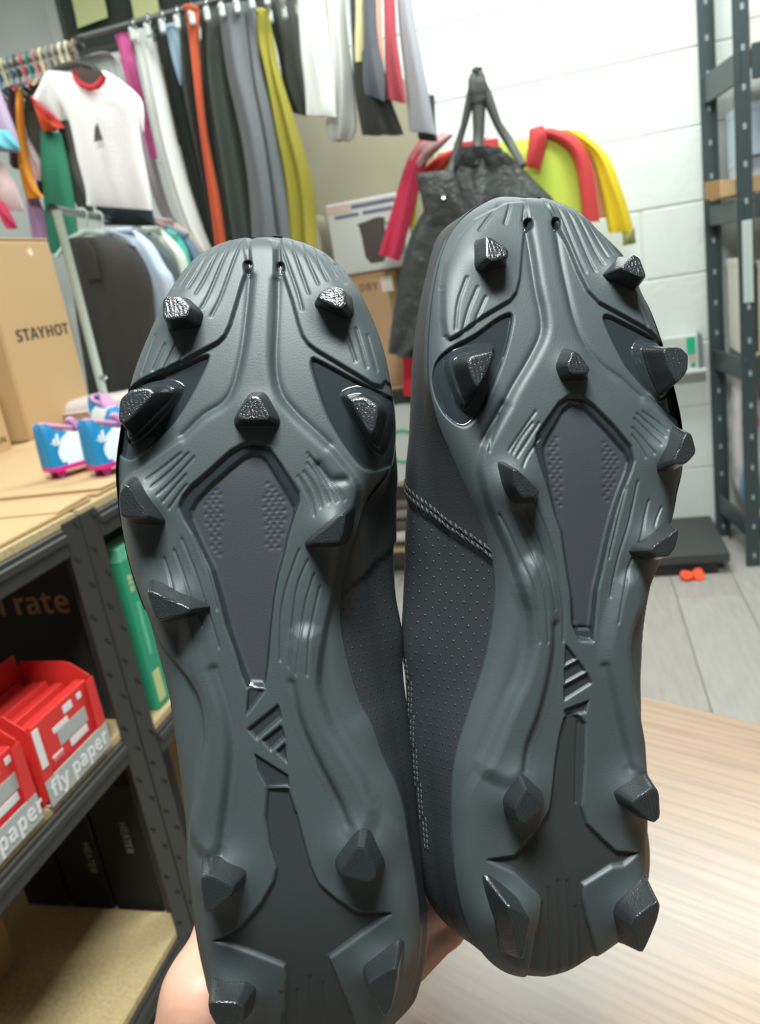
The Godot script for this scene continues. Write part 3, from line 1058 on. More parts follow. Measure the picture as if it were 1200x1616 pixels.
func materials():
	M.rubber = plain(lin(59, 67, 70), 0.54)
	M.rubber.metallic_specular = 0.55
	M.gloss = plain(lin(40, 46, 50), 0.16)
	M.panel = plain(lin(52, 55, 62), 0.55)
	M.emblem = plain(lin(38, 44, 48), 0.55)
	M.heel = plain(lin(43, 47, 48), 0.55)
	var grain := noise_tex(0.09, 256, 3, 5)
	for k in ["rubber", "panel", "heel"]:
		var m: StandardMaterial3D = M[k]
		m.heightmap_enabled = true
		m.heightmap_texture = grain
		m.heightmap_scale = 0.005
		m.uv1_triplanar = true
		m.uv1_scale = Vector3.ONE * 45.0
	M.stud = plain(lin(38, 41, 43), 0.27)
	M.stud.heightmap_enabled = true
	M.stud.heightmap_texture = grain
	M.stud.heightmap_scale = 0.02
	M.stud.uv1_triplanar = true
	M.stud.uv1_scale = Vector3.ONE * 60.0
	M.leather = plain(lin(36, 38, 41), 0.5)
	M.leather.heightmap_enabled = true
	M.leather.heightmap_texture = grain
	M.leather.heightmap_scale = 0.015
	M.leather.uv1_triplanar = true
	M.leather.uv1_scale = Vector3.ONE * 50.0
	M.perforated = plain(lin(40, 43, 47), 0.45)
	M.perforated.heightmap_enabled = true
	M.perforated.heightmap_texture = tex(dots_tex())
	M.perforated.heightmap_scale = 0.02
	M.perforated.uv1_scale = Vector3(172, 172, 1)
	M.thread = plain(lin(66, 68, 70), 0.6)
	M.wall = plain(lin(226, 231, 228), 0.75)
	M.wall.heightmap_enabled = true
	M.wall.heightmap_texture = noise_tex(0.05, 256, 4, 11)
	M.wall.heightmap_scale = 0.15
	M.wall.uv1_triplanar = true
	M.wall.uv1_world_triplanar = true
	M.wall.uv1_scale = Vector3.ONE * 2.2
	M.mortar = plain(lin(214, 219, 216), 0.85)
	M.paint = plain(lin(225, 227, 224), 0.8)
	var planks := []
	for k in 3:
		var m := plain([lin(182, 175, 169), lin(175, 169, 163), lin(188, 182, 177)][k], 0.5)
		m.albedo_texture = noise_tex(0.03, 256, 4, 20 + k, ramp2(Color(0.86, 0.86, 0.86), Color(1, 1, 1)), Vector2(3.0, 0.5))
		m.uv1_triplanar = true
		m.uv1_world_triplanar = true
		m.uv1_scale = Vector3.ONE * 1.7
		planks.append(m)
	M.planks = planks
	M.skin = plain(lin(196, 150, 130), 0.5)
	M.skin.subsurf_scatter_enabled = true
	M.skin.subsurf_scatter_strength = 0.25
	M.nail = plain(lin(232, 190, 176), 0.3)
	M.card = plain(lin(194, 162, 120), 0.8)
	M.card_dark = plain(lin(176, 142, 100), 0.85)
	M.black_metal = plain(lin(48, 46, 44), 0.5)
	M.weave = noise_tex(0.06, 256, 4, 41, null, Vector2(1, 1))
	M.clear_plastic = plain(lin(214, 220, 218), 0.25)
	M.pale_plastic = plain(lin(206, 220, 214), 0.35)
	M.card_warm = plain(lin(200, 162, 124), 0.85)
	M.slot = plain(lin(18, 17, 16), 0.8)
	M.rack_metal = plain(lin(56, 69, 71), 0.45)
	M.chrome = plain(lin(200, 205, 205), 0.25, 0.9)
	M.chip = plain(lin(205, 180, 135), 0.8)
	M.chip.albedo_texture = noise_tex(0.12, 256, 3, 31, ramp2(Color(0.8, 0.8, 0.8), Color(1, 1, 1)))
	M.chip.uv1_triplanar = true
	M.chip.uv1_scale = Vector3.ONE * 4.0

# ---------------------------------------------------------------- the room
func room():
	struct("floor", box(Vector3(4.6, 0.1, 5.4), 0.001), plain(lin(120, 116, 112), 0.8), Vector3(-0.1, -0.058, -0.4))
	var fl := get_node("floor")
	var x := -1.38
	var k := 0
	while x < 1.3:
		var z := -2.95 + (0.55 if k % 2 else 0.0) * 1.0
		var z0 := -2.95
		while z0 < -0.4:
			var z1 := minf(z if z > z0 + 0.05 else z + 1.2, 0.0)
			part("plank", box(Vector3(0.188, 0.008, z1 - z0 - 0.002), 0.0012), M.planks[rng.randi() % 3], fl, Vector3(x + 0.1, 0.054, (z0 + z1) * 0.5 + 0.4))
			z0 = z1
			z = z1 + 1.2
		x += 0.19
		k += 1
	struct("ceiling", box(Vector3(4.6, 0.1, 5.4), 0.001), M.paint, Vector3(-0.1, 2.56, -0.4))
	struct("wall_left", box(Vector3(0.1, 2.6, 5.4), 0.001), M.paint, Vector3(-2.35, 1.25, -0.4))
	struct("wall_right", box(Vector3(0.1, 2.6, 5.4), 0.001), plain(lin(110, 110, 108), 0.8), Vector3(2.15, 1.25, -0.4))
	struct("wall_front", box(Vector3(4.6, 2.6, 0.1), 0.001), plain(lin(58, 57, 56), 0.8), Vector3(-0.1, 1.25, 2.25))
	var back := struct("wall_back", box(Vector3(4.6, 2.6, 0.1), 0.001), M.mortar, Vector3(-0.1, 1.25, -3.014))
	var shapes := []
	for s in 3:
		shapes.append(box(Vector3(0.444, 0.2235, 0.012), 0.0035))
	for row in 11:
		var y := 0.2575 + (row - 1) * 0.2285
		for c in 9:
			var bx := -1.86 + c * 0.45 + (0.225 if row % 2 else 0.0) + 0.075
			var yc := y + 0.114
			if row == 0:
				yc = 0.145
			part("block", shapes[(row + c) % 3], M.wall, back, Vector3(bx + 0.1, yc - 1.25, 0.047 + 0.001 * ((row * 7 + c * 3) % 3)))

# ---------------------------------------------------------------- lettering
func letters(s: String, height: float, m: Material, parent: Node, p: Vector3, b: Basis, bold := false, align := HORIZONTAL_ALIGNMENT_CENTER, depth := 0.0006) -> MeshInstance3D:
	var f := SystemFont.new()
	f.font_names = PackedStringArray(["Droid Sans"])
	f.font_weight = 700 if bold else 400
	var t := TextMesh.new()
	t.text = s
	t.font = f
	t.font_size = 64
	t.pixel_size = height / 64.0 / 0.72
	t.depth = depth
	t.curve_step = 4.0
	t.horizontal_alignment = align
	t.vertical_alignment = VERTICAL_ALIGNMENT_CENTER
	var o := part("lettering", t, m, parent, p)
	o.basis = b
	return o

# ---------------------------------------------------------------- the hand that holds the boots
var caps := []

func cap(a: Vector3, b: Vector3, ra: float, rb: float):
	caps.append([a, b, ra, rb])

func field_of(p: Vector3, list: Array, k: float) -> float:
	var d := 1.0
	for c in list:
		var e: Vector3 = c[1] - c[0]
		var t := clampf((p - c[0]).dot(e) / e.length_squared(), 0.0, 1.0)
		var q: float = p.distance_to(c[0] + e * t) - lerpf(c[2], c[3], t)
		var h := clampf(0.5 + 0.5 * (d - q) / k, 0.0, 1.0)
		d = lerpf(d, q, h) - k * h * (1.0 - h)
	return d

# surface nets over the union of several capsule lists (each list blends within itself)
func nets(lists: Array, step: float, blend: Array) -> ArrayMesh:
	var lo := Vector3.ONE * 1e9
	var hi := -lo
	for l in lists:
		for c in l:
			for e in [[c[0], c[2]], [c[1], c[3]]]:
				lo = lo.min(e[0] - Vector3.ONE * (e[1] + step * 2))
				hi = hi.max(e[0] + Vector3.ONE * (e[1] + step * 2))
	var n := Vector3i(((hi - lo) / step).ceil()) + Vector3i.ONE
	var f := PackedFloat32Array()
	f.resize(n.x * n.y * n.z)
	f.fill(1.0)
	for li in lists.size():
		var l: Array = lists[li]
		for c in l:                                   # visit the cells near each bone only
			var r: float = maxf(c[2], c[3]) + step * 3 + 0.006
			var a := Vector3i(((c[0].min(c[1]) - Vector3.ONE * r - lo) / step).floor()).max(Vector3i.ZERO)
			var b := Vector3i(((c[0].max(c[1]) + Vector3.ONE * r - lo) / step).ceil()).min(n - Vector3i.ONE)
			for z in range(a.z, b.z + 1):
				for y in range(a.y, b.y + 1):
					for x in range(a.x, b.x + 1):
						var i := (z * n.y + y) * n.x + x
						if f[i] == 1.0 or lists.size() > 1:
							f[i] = minf(f[i], field_of(lo + Vector3(x, y, z) * step, l, blend[li]))
	var st := begin()
	st.set_smooth_group(0)
	var verts := PackedVector3Array()
	var id := {}
	for z in n.z - 1:
		for y in n.y - 1:
			for x in n.x - 1:
				var i := (z * n.y + y) * n.x + x
				var m := 0
				var vals := []
				for q in 8:
					var v := f[i + (q & 1) + ((q >> 1) & 1) * n.x + (q >> 2) * n.x * n.y]
					vals.append(v)
					if v < 0.0:
						m |= 1 << q
				if m == 0 or m == 255:
					continue
				var s := Vector3.ZERO
				var k := 0
				for q in 8:
					for ax in 3:
						var w := q | (1 << ax)
						if w != q and (vals[q] < 0.0) != (vals[w] < 0.0):
							var t: float = vals[q] / (vals[q] - vals[w])
							var p := Vector3(q & 1, (q >> 1) & 1, q >> 2)
							p[ax] += t
							s += p
							k += 1
				id[i] = verts.size()
				verts.append(lo + (Vector3(x, y, z) + s / k) * step)
	var ix := PackedInt32Array()
	var off := [1, n.x, n.x * n.y]
	for i in id:
		for ax in 3:
			var u: int = off[(ax + 1) % 3]
			var v: int = off[(ax + 2) % 3]
			if id.has(i - u) and id.has(i - v) and id.has(i - u - v):
				var a := f[i]
				var b := f[i + off[ax]]
				if (a < 0.0) != (b < 0.0):
					var q := [id[i], id[i - u], id[i - u - v], id[i - v]]
					if a < 0.0:
						ix.append_array(PackedInt32Array([q[0], q[2], q[1], q[0], q[3], q[2]]))
					else:
						ix.append_array(PackedInt32Array([q[0], q[1], q[2], q[0], q[2], q[3]]))
	var nn := PackedVector3Array()
	nn.resize(verts.size())
	for t in range(0, ix.size(), 3):
		var c := (verts[ix[t + 2]] - verts[ix[t]]).cross(verts[ix[t + 1]] - verts[ix[t]])
		for q in 3:
			nn[ix[t + q]] += c
	for k in nn.size():
		nn[k] = nn[k].normalized()
	var arr := []
	arr.resize(Mesh.ARRAY_MAX)
	arr[Mesh.ARRAY_VERTEX] = verts
	arr[Mesh.ARRAY_NORMAL] = nn
	arr[Mesh.ARRAY_INDEX] = ix
	var m := ArrayMesh.new()
	m.add_surface_from_arrays(Mesh.PRIMITIVE_TRIANGLES, arr)
	return m

func lensp(x: float, y: float, depth: float) -> Vector3:       # a point at that depth along the lens axis
	return EYE + ray(Vector2(x, y)) * depth

func hand():
	var wrist := lensp(240, 1880, 0.375)
	var t := thing("person", "bare hand and forearm reaching up from below, gripping both boots by their heels", "person", wrist)
	var palm := []
	var arm := lensp(-420, 2350, 0.33)
	var elbow := EYE + Vector3(-0.42, -0.42, 0.12)
	palm.append([elbow, arm, 0.047, 0.040])
	palm.append([arm, wrist, 0.040, 0.029])
	var kn := [lensp(560, 1545, 0.395), lensp(570, 1600, 0.402), lensp(562, 1640, 0.408), lensp(548, 1675, 0.408)]
	for k in 4:
		palm.append([wrist, kn[k], 0.022, 0.0125])
	# thumb up the outside of the left heel, fingers across to the right heel
	var tb := [lensp(272, 1770, 0.36), lensp(325, 1570, 0.35), lensp(366, 1440, 0.378), lensp(430, 1350, 0.402)]
	palm.append([wrist, tb[0], 0.024, 0.022])
	palm.append([tb[0], tb[1], 0.0245, 0.0165])
	palm.append([tb[1], tb[2], 0.0165, 0.0125])
	palm.append([tb[2], tb[3], 0.012, 0.009])
	var lists := [palm]
	var mids := [[lensp(700, 1412, 0.355), lensp(790, 1330, 0.415), lensp(765, 1280, 0.44)], [lensp(702, 1462, 0.365), lensp(800, 1375, 0.43), lensp(780, 1310, 0.455)], [lensp(640, 1455, 0.42), lensp(690, 1370, 0.46), lensp(690, 1300, 0.475)], [lensp(605, 1530, 0.435), lensp(625, 1440, 0.47), lensp(630, 1380, 0.485)]]
	for k in 4:
		var r := 0.0092 - 0.0005 * k
		var f := []
		f.append([kn[k].lerp(wrist, 0.15), kn[k], 0.0115, 0.0108])
		f.append([kn[k], mids[k][0], 0.0105, r + 0.0005])
		f.append([mids[k][0], mids[k][1], r, r - 0.0008])
		f.append([mids[k][1], mids[k][2], r - 0.0008, r - 0.002])
		lists.append(f)
	for l in lists:
		for c in l:
			c[0] -= wrist
			c[1] -= wrist
	part("body", nets(lists, 0.003, [0.014, 0.005, 0.005, 0.005, 0.005]), M.skin, t)

# ---------------------------------------------------------------- the table the holder sits at
func table():
	var a := at_y(1025, 1100, 0.684)
	var b := at_y(1200, 1140, 0.684)
	var along := (b - a).normalized()
	var back := Vector3(-along.z, 0, along.x)          # towards the camera
	if back.z < 0:
		back = -back
	var left := at_y(960, 1085, 0.684)
	left = a + along * (left - a).dot(along)
	var size := Vector3(1.3, 0.028, 0.43)
	var c := left + along * size.x * 0.5 + back * size.z * 0.5
	var t := thing("table", "light oak effect table with pale streaky grain, under the held boots", "table", Vector3(c.x, 0, c.z))
	t.rotation.y = atan2(-along.z, along.x)
	var wood := plain(lin(206, 172, 140), 0.3)
	var g := Gradient.new()
	g.set_color(0, lin(196, 164, 134))
	g.set_color(1, lin(255, 232, 205))
	g.add_point(0.42, lin(224, 194, 164))
	g.add_point(0.55, lin(246, 216, 184))
	wood.albedo_color = lin(148, 133, 119)
	wood.albedo_texture = noise_tex(0.03, 512, 5, 77, g, Vector2(0.12, 3.4))
	wood.uv1_triplanar = true
	wood.uv1_scale = Vector3(2.6, 2.6, 2.6)
	wood.metallic_specular = 0.7
	part("tabletop", box(size, 0.002), wood, t, Vector3(0, 0.67, 0))
	var steel := plain(lin(60, 60, 62), 0.4, 0.6)
	for sx in [-1, 1]:
		for sz in [-1, 1]:
			part("leg", box(Vector3(0.04, 0.656, 0.04), 0.003), steel, t, Vector3(sx * (size.x * 0.5 - 0.05), 0.328, sz * (size.z * 0.5 - 0.05)))

# ---------------------------------------------------------------- the black garage shelving on the left
const SX := -0.65                                     # the plane of its front

func face_x(z: float, y: float, inset := 0.0) -> Vector3:
	return Vector3(SX - inset, y, z)

func left_shelves():
	# turned so that local x runs away from the camera along the front
	for bay in 2:
		var z0: float = [-0.05, -0.866][bay]
		var z1: float = [-0.862, -1.74][bay]
		var t := thing("shelving_unit", ["black metal shelving unit nearest the camera, red fly paper trays on its middle shelf", "black metal shelving unit holding the small blue boots, behind the nearer unit"][bay], "shelves", Vector3(SX, 0, (z0 + z1) * 0.5), "black metal shelving units")
		var zc := (z0 + z1) * 0.5
		for z in [z0, z1]:
			for x in [0.0, -0.85]:
				var s := -1.0 if z == z0 else 1.0
				var up := part("upright", box(Vector3(0.0025, 0.856, 0.036), 0.0006), M.black_metal, t, Vector3(x, 0.43, z - zc + s * 0.018))
				part("flange", box(Vector3(0.036, 0.856, 0.0025), 0.0006), M.black_metal, up, Vector3(-0.018 if x == 0.0 else 0.018, 0, -s * 0.018))
				if x == 0.0 and (z == z1 or bay == 1) and z > -1.0:
					for k in 20:
						part("slot", box(Vector3(0.001, 0.015, 0.005), 0.0003), M.slot, up, Vector3(0.0012, 0.418 - k * 0.042, 0.008 * (1 if k % 2 else -1)), Vector3(0.7, 0, 0))
		var levels: Array = [[0.864, 0.555, 0.212], [0.864, 0.518, 0.2]][bay]
		for h in levels:
			var l := absf(z1 - z0) - 0.004
			part("shelf_board", box(Vector3(0.845, 0.012, l), 0.001), M.chip, t, Vector3(-0.4235, h - 0.006, 0))
			var bm := part("beam", box(Vector3(0.014, 0.038, l - 0.07), 0.002), M.black_metal, t, Vector3(-0.004, h - 0.031, 0))
			part("beam_lip", box(Vector3(0.006, 0.012, l - 0.07), 0.002), M.black_metal, bm, Vector3(0.008, 0.006, 0))
			part("beam", box(Vector3(0.014, 0.038, l - 0.07), 0.002), M.black_metal, t, Vector3(-0.842, h - 0.031, 0))
	# black carton whose lettered end faces the camera
	var bb := thing("carton", "large black carton with brown lettering standing behind the red fly paper trays", "box", Vector3(-0.94, 0.519, -1.02))
	var blk := plain(lin(34, 34, 33), 0.75)
	part("carton_body", box(Vector3(0.47, 0.27, 0.24), 0.003), blk, bb, Vector3(0, 0.135, 0))
	part("flap", box(Vector3(0.232, 0.003, 0.23), 0.001), blk, bb, Vector3(-0.117, 0.2715, 0))
	part("flap", box(Vector3(0.232, 0.003, 0.23), 0.001), blk, bb, Vector3(0.117, 0.2715, 0))
	var turn_x := Basis(Vector3(0, 0, -1), Vector3(0, 1, 0), Vector3(1, 0, 0))    # lettering that faces the aisle
	var q := at(110, 949, 0.8995)
	letters("n rate", 0.035, plain(lin(176, 138, 104), 0.8), bb, q - bb.position, Basis(), true, HORIZONTAL_ALIGNMENT_RIGHT)
	# fly paper display trays
	tray(at_x(183, 1200, SX + 0.004), at_x(72, 1246, SX + 0.004), "red and grey display tray of fly paper packs against the shelving upright", 0)
	var m := at_x(70, 1250, SX + 0.004)
	tray(m + Vector3(0, 0, 0.013), m + Vector3(0, 0, 0.125), "red and grey display tray of fly paper packs nearer the camera", 1)
	# green carton in the far bay
	var gz := -0.925
	var gb := thing("carton", "narrow green carton with pale print, half hidden by the left boot", "box", Vector3(-0.678, 0.519, gz - 0.14))
	var green := plain(lin(44, 148, 112), 0.6)
	part("carton_body", box(Vector3(0.036, 0.262, 0.25), 0.002), green, gb, Vector3(0, 0.131, 0))
	var cream := plain(lin(196, 198, 140), 0.7)
	var pale := plain(lin(96, 184, 150), 0.7)
	part("tape", box(Vector3(0.0372, 0.022, 0.252), 0.001), pale, gb, Vector3(0, 0.2515, 0))
	part("printed_panel", box(Vector3(0.001, 0.05, 0.02), 0.0003), cream, gb, Vector3(0.0183, 0.035, 0.109))
	part("printed_panel", box(Vector3(0.001, 0.085, 0.008), 0.0003), pale, gb, Vector3(0.0183, 0.13, 0.109))
	letters("eco", 0.012, cream, gb, Vector3(0.0183, 0.205, 0.112), turn_x * Basis(Vector3(0, 0, 1), -PI / 2), true)
	# black boxed heaters on the lowest shelf, facing the camera
	var hx := [[-0.738, 0.084, 0.235, "HEATER", "black heater box with grey lettering nearest the upright on the lowest shelf"], [-0.824, 0.075, 0.235, "HEATER", "middle one of the black heater boxes on the lowest shelf"], [-0.91, 0.08, 0.17, "", "short plain black box left of the lettered heater boxes"]]
	for k in 3:
		var h: Array = hx[k]
		var o := thing("heater_box", h[4], "box", Vector3(h[0], 0.201, -0.93), "black heater boxes on the lowest shelf")
		part("carton_body", box(Vector3(h[1], h[2], 0.12), 0.002), plain(lin(22, 20, 20), 0.7), o, Vector3(0, h[2] * 0.5, 0))
		part("flap", box(Vector3(h[1] - 0.004, 0.002, 0.116), 0.0005), plain(lin(26, 24, 24), 0.7), o, Vector3(0, h[2] + 0.001, 0))
		if h[3]:
			letters(h[3], 0.012, plain(lin(150, 144, 146), 0.7), o, Vector3(0.012 if k == 0 else 0.022, 0.14 if k == 0 else 0.1, 0.0605), Basis(Vector3(0, 0, 1), -PI / 2))
	var cb := thing("carton", "brown cardboard carton at the near end of the lowest shelf", "box", at_y(-25, 1560, 0.213) + Vector3(-0.06, 0, 0))
	part("carton_body", box(Vector3(0.16, 0.2, 0.1), 0.002), M.card_dark, cb, Vector3(0, 0.1, 0))
	part("flap", box(Vector3(0.155, 0.003, 0.095), 0.001), M.card_dark, cb, Vector3(0, 0.2015, 0))

# an open display tray of fly paper packs whose printed front faces the aisle, from its far to its near bottom corner
func tray(far: Vector3, near: Vector3, label: String, which: int):
	var w := absf(near.z - far.z)
	var y0 := 0.556
	var dp := 0.11
	var h := 0.125
	var t := thing("display_tray", label, "tray", Vector3(far.x, y0, (far.z + near.z) * 0.5), "fly paper display trays")
	var red := plain(lin(214, 48, 44), 0.55)
	var grey := plain(lin(170, 172, 170), 0.6)
	var white := plain(lin(226, 222, 222), 0.6)
	var b := 0.0016
	part("tray_floor", box(Vector3(dp, b, w), 0.0004), grey, t, Vector3(-dp * 0.5, b, 0))
	part("tray_back", box(Vector3(b, h + 0.012, w), 0.0004), red, t, Vector3(-dp, (h + 0.012) * 0.5, 0))
	for s in [-1, 1]:
		var side := slab(rounded(pv([0, 0, 0, h * 0.82, -0.03, h, -dp, h * 1.02, -dp, 0]), 1, 0.1), b)
		part("tray_side", side, red, t, Vector3(0, 0, s * (w * 0.5 - b * 0.5) + b * 0.5))
		# the cheek of the cut out front
		var ch := slab(pv([0, 0, -0.02, 0, -0.014, h * 0.8, 0, h * 0.82] if s < 0 else [0, 0, 0.02, 0, 0.014, h * 0.8, 0, h * 0.82]), b)
		var o := part("cheek", ch, red, t, Vector3(0.0, 0, s * w * 0.5), Vector3(0, PI / 2, 0))
		o.position.x = b
		if s > 0:
			o.position.z = s * w * 0.5
	part("front_strip", box(Vector3(b, 0.034, w), 0.0004), grey, t, Vector3(b * 0.6, 0.017, 0))
	var turn_x := Basis(Vector3(0, 0, -1), Vector3(0, 1, 0), Vector3(1, 0, 0))
	letters("fly paper", 0.02, white, t, Vector3(b * 1.5, 0.018, 0.0), turn_x, true)
	part("side_print", box(Vector3(0.001, 0.05, 0.011), 0.0003), white, t, Vector3(0.0022, 0.075, w * 0.5 - 0.0085))
	var n := 5 if which == 0 else 4
	for k in n:
		var pk := thing("fly_paper_pack", (["front", "second", "third", "fourth", "rearmost"][k] + " red fly paper pack in the tray %s") % ("against the shelving upright" if which == 0 else "nearer the camera"), "pack", t.position + Vector3(-0.012 - k * 0.0185, b * 2 + (0.0035 if k else 0.001), 0), "packs in the %s fly paper tray" % ("far" if which == 0 else "near"))
		if k > 0:
			pk.rotation.z = 0.12 + 0.03 * k
		var ph := 0.098 - 0.004 * (k % 2)
		part("pack_body", box(Vector3(0.016, ph, w - 0.018 - 0.004 * (k % 3)), 0.001), red, pk, Vector3(0, ph * 0.5, 0))
		if k == 0:
			for e in [[0.085, 0.010, 0.018, -0.012], [0.086, 0.008, 0.009, -0.037], [0.072, 0.007, 0.03, 0.008], [0.058, 0.02, 0.058, -0.012], [0.041, 0.008, 0.02, 0.026], [0.041, 0.010, 0.036, -0.018]]:
				part("printed_panel", box(Vector3(0.0008, e[1], e[2]), 0.0002), white if e[0] != 0.058 else grey, pk, Vector3(0.0083, e[0], e[3]))
			letters("super", 0.006, red, pk, Vector3(0.0088, 0.041, 0.026), turn_x, true)

# ---------------------------------------------------------------- on top of the black shelving
func cloth_mat(c: Color, rough := 0.9) -> StandardMaterial3D:
	var key := "cloth" + c.to_html()
	if not M.has(key):
		var m := plain(c, rough)
		m.heightmap_enabled = true
		m.heightmap_texture = M.weave
		m.heightmap_scale = 0.15
		m.uv1_triplanar = true
		m.uv1_scale = Vector3.ONE * 9.0
		M[key] = m
	return M[key]

func top_of_shelves():
	var y := 0.865
	# two cartons; the printed face of the larger looks along the aisle
	var x := -1.2
	var a := at_x(47, 682, x)
	var b := at_x(141, 655, x)
	var top := at_x(85, 380, x)
	b.z = b.z * 0.5 + top.z * 0.5
	var h := top.y - y
	var w := absf(a.z - b.z)
	var t := thing("carton", "tall brown cardboard carton printed STAYHOT beside the clothes rail", "box", Vector3(x - 0.09, y, (a.z + b.z) * 0.5))
	var body := part("carton_body", box(Vector3(0.18, h, w), 0.005), M.card, t, Vector3(0, h * 0.5, 0))
	part("flap", box(Vector3(0.088, 0.004, w - 0.004), 0.001), M.card, t, Vector3(-0.045, h + 0.002, 0))
	part("flap", box(Vector3(0.088, 0.004, w - 0.004), 0.001), M.card, t, Vector3(0.045, h + 0.002, 0), Vector3(0, 0, 0.03))
	var turn_x := Basis(Vector3(0, 0, -1), Vector3(0, 1, 0), Vector3(1, 0, 0))
	var ink := plain(lin(62, 52, 44), 0.8)
	var p0 := at_x(25, 529, x)
	var p1 := at_x(108, 520, x)
	var word := letters("STAYHOT", 0.026, ink, t, (p0 + p1) * 0.5 - t.position + Vector3(0.0006, 0, 0), turn_x, true)
	word.basis = turn_x * Basis.from_scale(Vector3(absf(p0.z - p1.z) / word.mesh.get_aabb().size.x, 1, 1))
	part("spot", disc(0.009, 0.0008), plain(lin(238, 222, 196), 0.8), t, at_x(47, 398, x) - t.position + Vector3(0.0005, 0, 0), Vector3(0, 0, -PI / 2))
	var q := at_x(16, 690, x + 0.03)
	var t2 := thing("carton", "smaller brown cardboard carton in front of the STAYHOT carton, cut by the frame", "box", Vector3(x - 0.06, y, q.z + 0.11))
	var h2 := at_x(1, 560, x + 0.03).y - y
	part("carton_body", box(Vector3(0.18, h2, 0.22), 0.004), M.card, t2, Vector3(0, h2 * 0.5, 0))
	part("flap", box(Vector3(0.176, 0.004, 0.216), 0.001), M.card, t2, Vector3(0, h2 + 0.002, 0))
	letters("UAL", 0.012, ink, t2, Vector3(0.0906, 0.03, -0.085), turn_x)
	# flattened cardboard under the boots
	var f0 := thing("cardboard_sheet", "flat tan cardboard sheet lying on the black shelving, small boots standing on it", "cardboard", Vector3(-0.925, y, -1.35))
	part("panel", box(Vector3(0.53, 0.005, 0.84), 0.001), M.card, f0, Vector3(0, 0.0025, 0))
	part("folded_flap", box(Vector3(0.53, 0.004, 0.06), 0.001), M.card, f0, Vector3(0, 0.007, 0.38), Vector3(-0.03, 0, 0))
	var f1 := thing("cardboard_sheet", "flat tan cardboard sheet nearest the camera on top of the black shelving", "cardboard", Vector3(-0.925, y, -0.62))
	part("panel", box(Vector3(0.535, 0.005, 0.58), 0.001), M.card, f1, Vector3(0, 0.0025, 0))
	part("folded_flap", box(Vector3(0.535, 0.004, 0.07), 0.001), M.card, f1, Vector3(0, 0.007, -0.25), Vector3(0.03, 0, 0))
	# small blue boots
	var yb := y + 0.0065
	small_boot("small blue and white football boot with pink soleplate, at the left of the two", at_y(126, 742, yb), -0.5)
	small_boot("small blue and white football boot half hidden behind the left boot's sole", at_y(196, 738, yb), -0.5)
	small_boot("pink lined small blue boot lying behind the two small boots", at_y(180, 690, yb), -2.2)
	# a pale polythene parcel behind them
	var pp := thing("parcel", "pale grey polythene parcel lying behind the small blue boots", "parcel", at_y(140, 668, y + 0.005) + Vector3(0.0, 0, -0.06))
	var film := plain(lin(214, 205, 206), 0.35)
	part("bag_body", pillow(Vector3(0.30, 0.055, 0.13), 5), film, pp, Vector3(0.0, 0.03, 0))
	part("seal", box(Vector3(0.29, 0.003, 0.02), 0.001), film, pp, Vector3(0, 0.03, 0.068))

func disc(r: float, depth: float) -> ArrayMesh:
	var p := PackedVector2Array()
	for k in 24:
		p.append(Vector2(cos(TAU * k / 24), sin(TAU * k / 24)) * r)
	var st := begin()
	st.set_smooth_group(-1)
	for k in 24:
		var a := Vector3(p[k].x, 0, p[k].y)
		var b := Vector3(p[(k + 1) % 24].x, 0, p[(k + 1) % 24].y)
		var u := Vector3(0, depth, 0)
		tri(st, u, a + u, b + u)
		tri(st, Vector3.ZERO, b, a)
		quad(st, [a, b, b + u, a + u], true)
	return done(st)

# a soft padded block with wrinkles
func pillow(s: Vector3, seed_: int) -> ArrayMesh:
	var n := FastNoiseLite.new()
	n.seed = seed_
	n.frequency = 9.0
	var nx := 41
	var ny := 41
	var v := PackedVector3Array()
	for j in ny:
		var th := PI * j / (ny - 1)
		for i in nx:
			var ph := TAU * i / (nx - 1)
			var d := Vector3(sin(th) * cos(ph), cos(th), sin(th) * sin(ph))
			var e := Vector3(signf(d.x) * pow(absf(d.x), 0.45), signf(d.y) * pow(absf(d.y), 0.7), signf(d.z) * pow(absf(d.z), 0.45))
			var p := e * s * 0.5
			p += d * 0.006 * n.get_noise_3d(p.x, p.y * 2.0, p.z)
			v.append(p)
	return sheet(v, nx, ny)

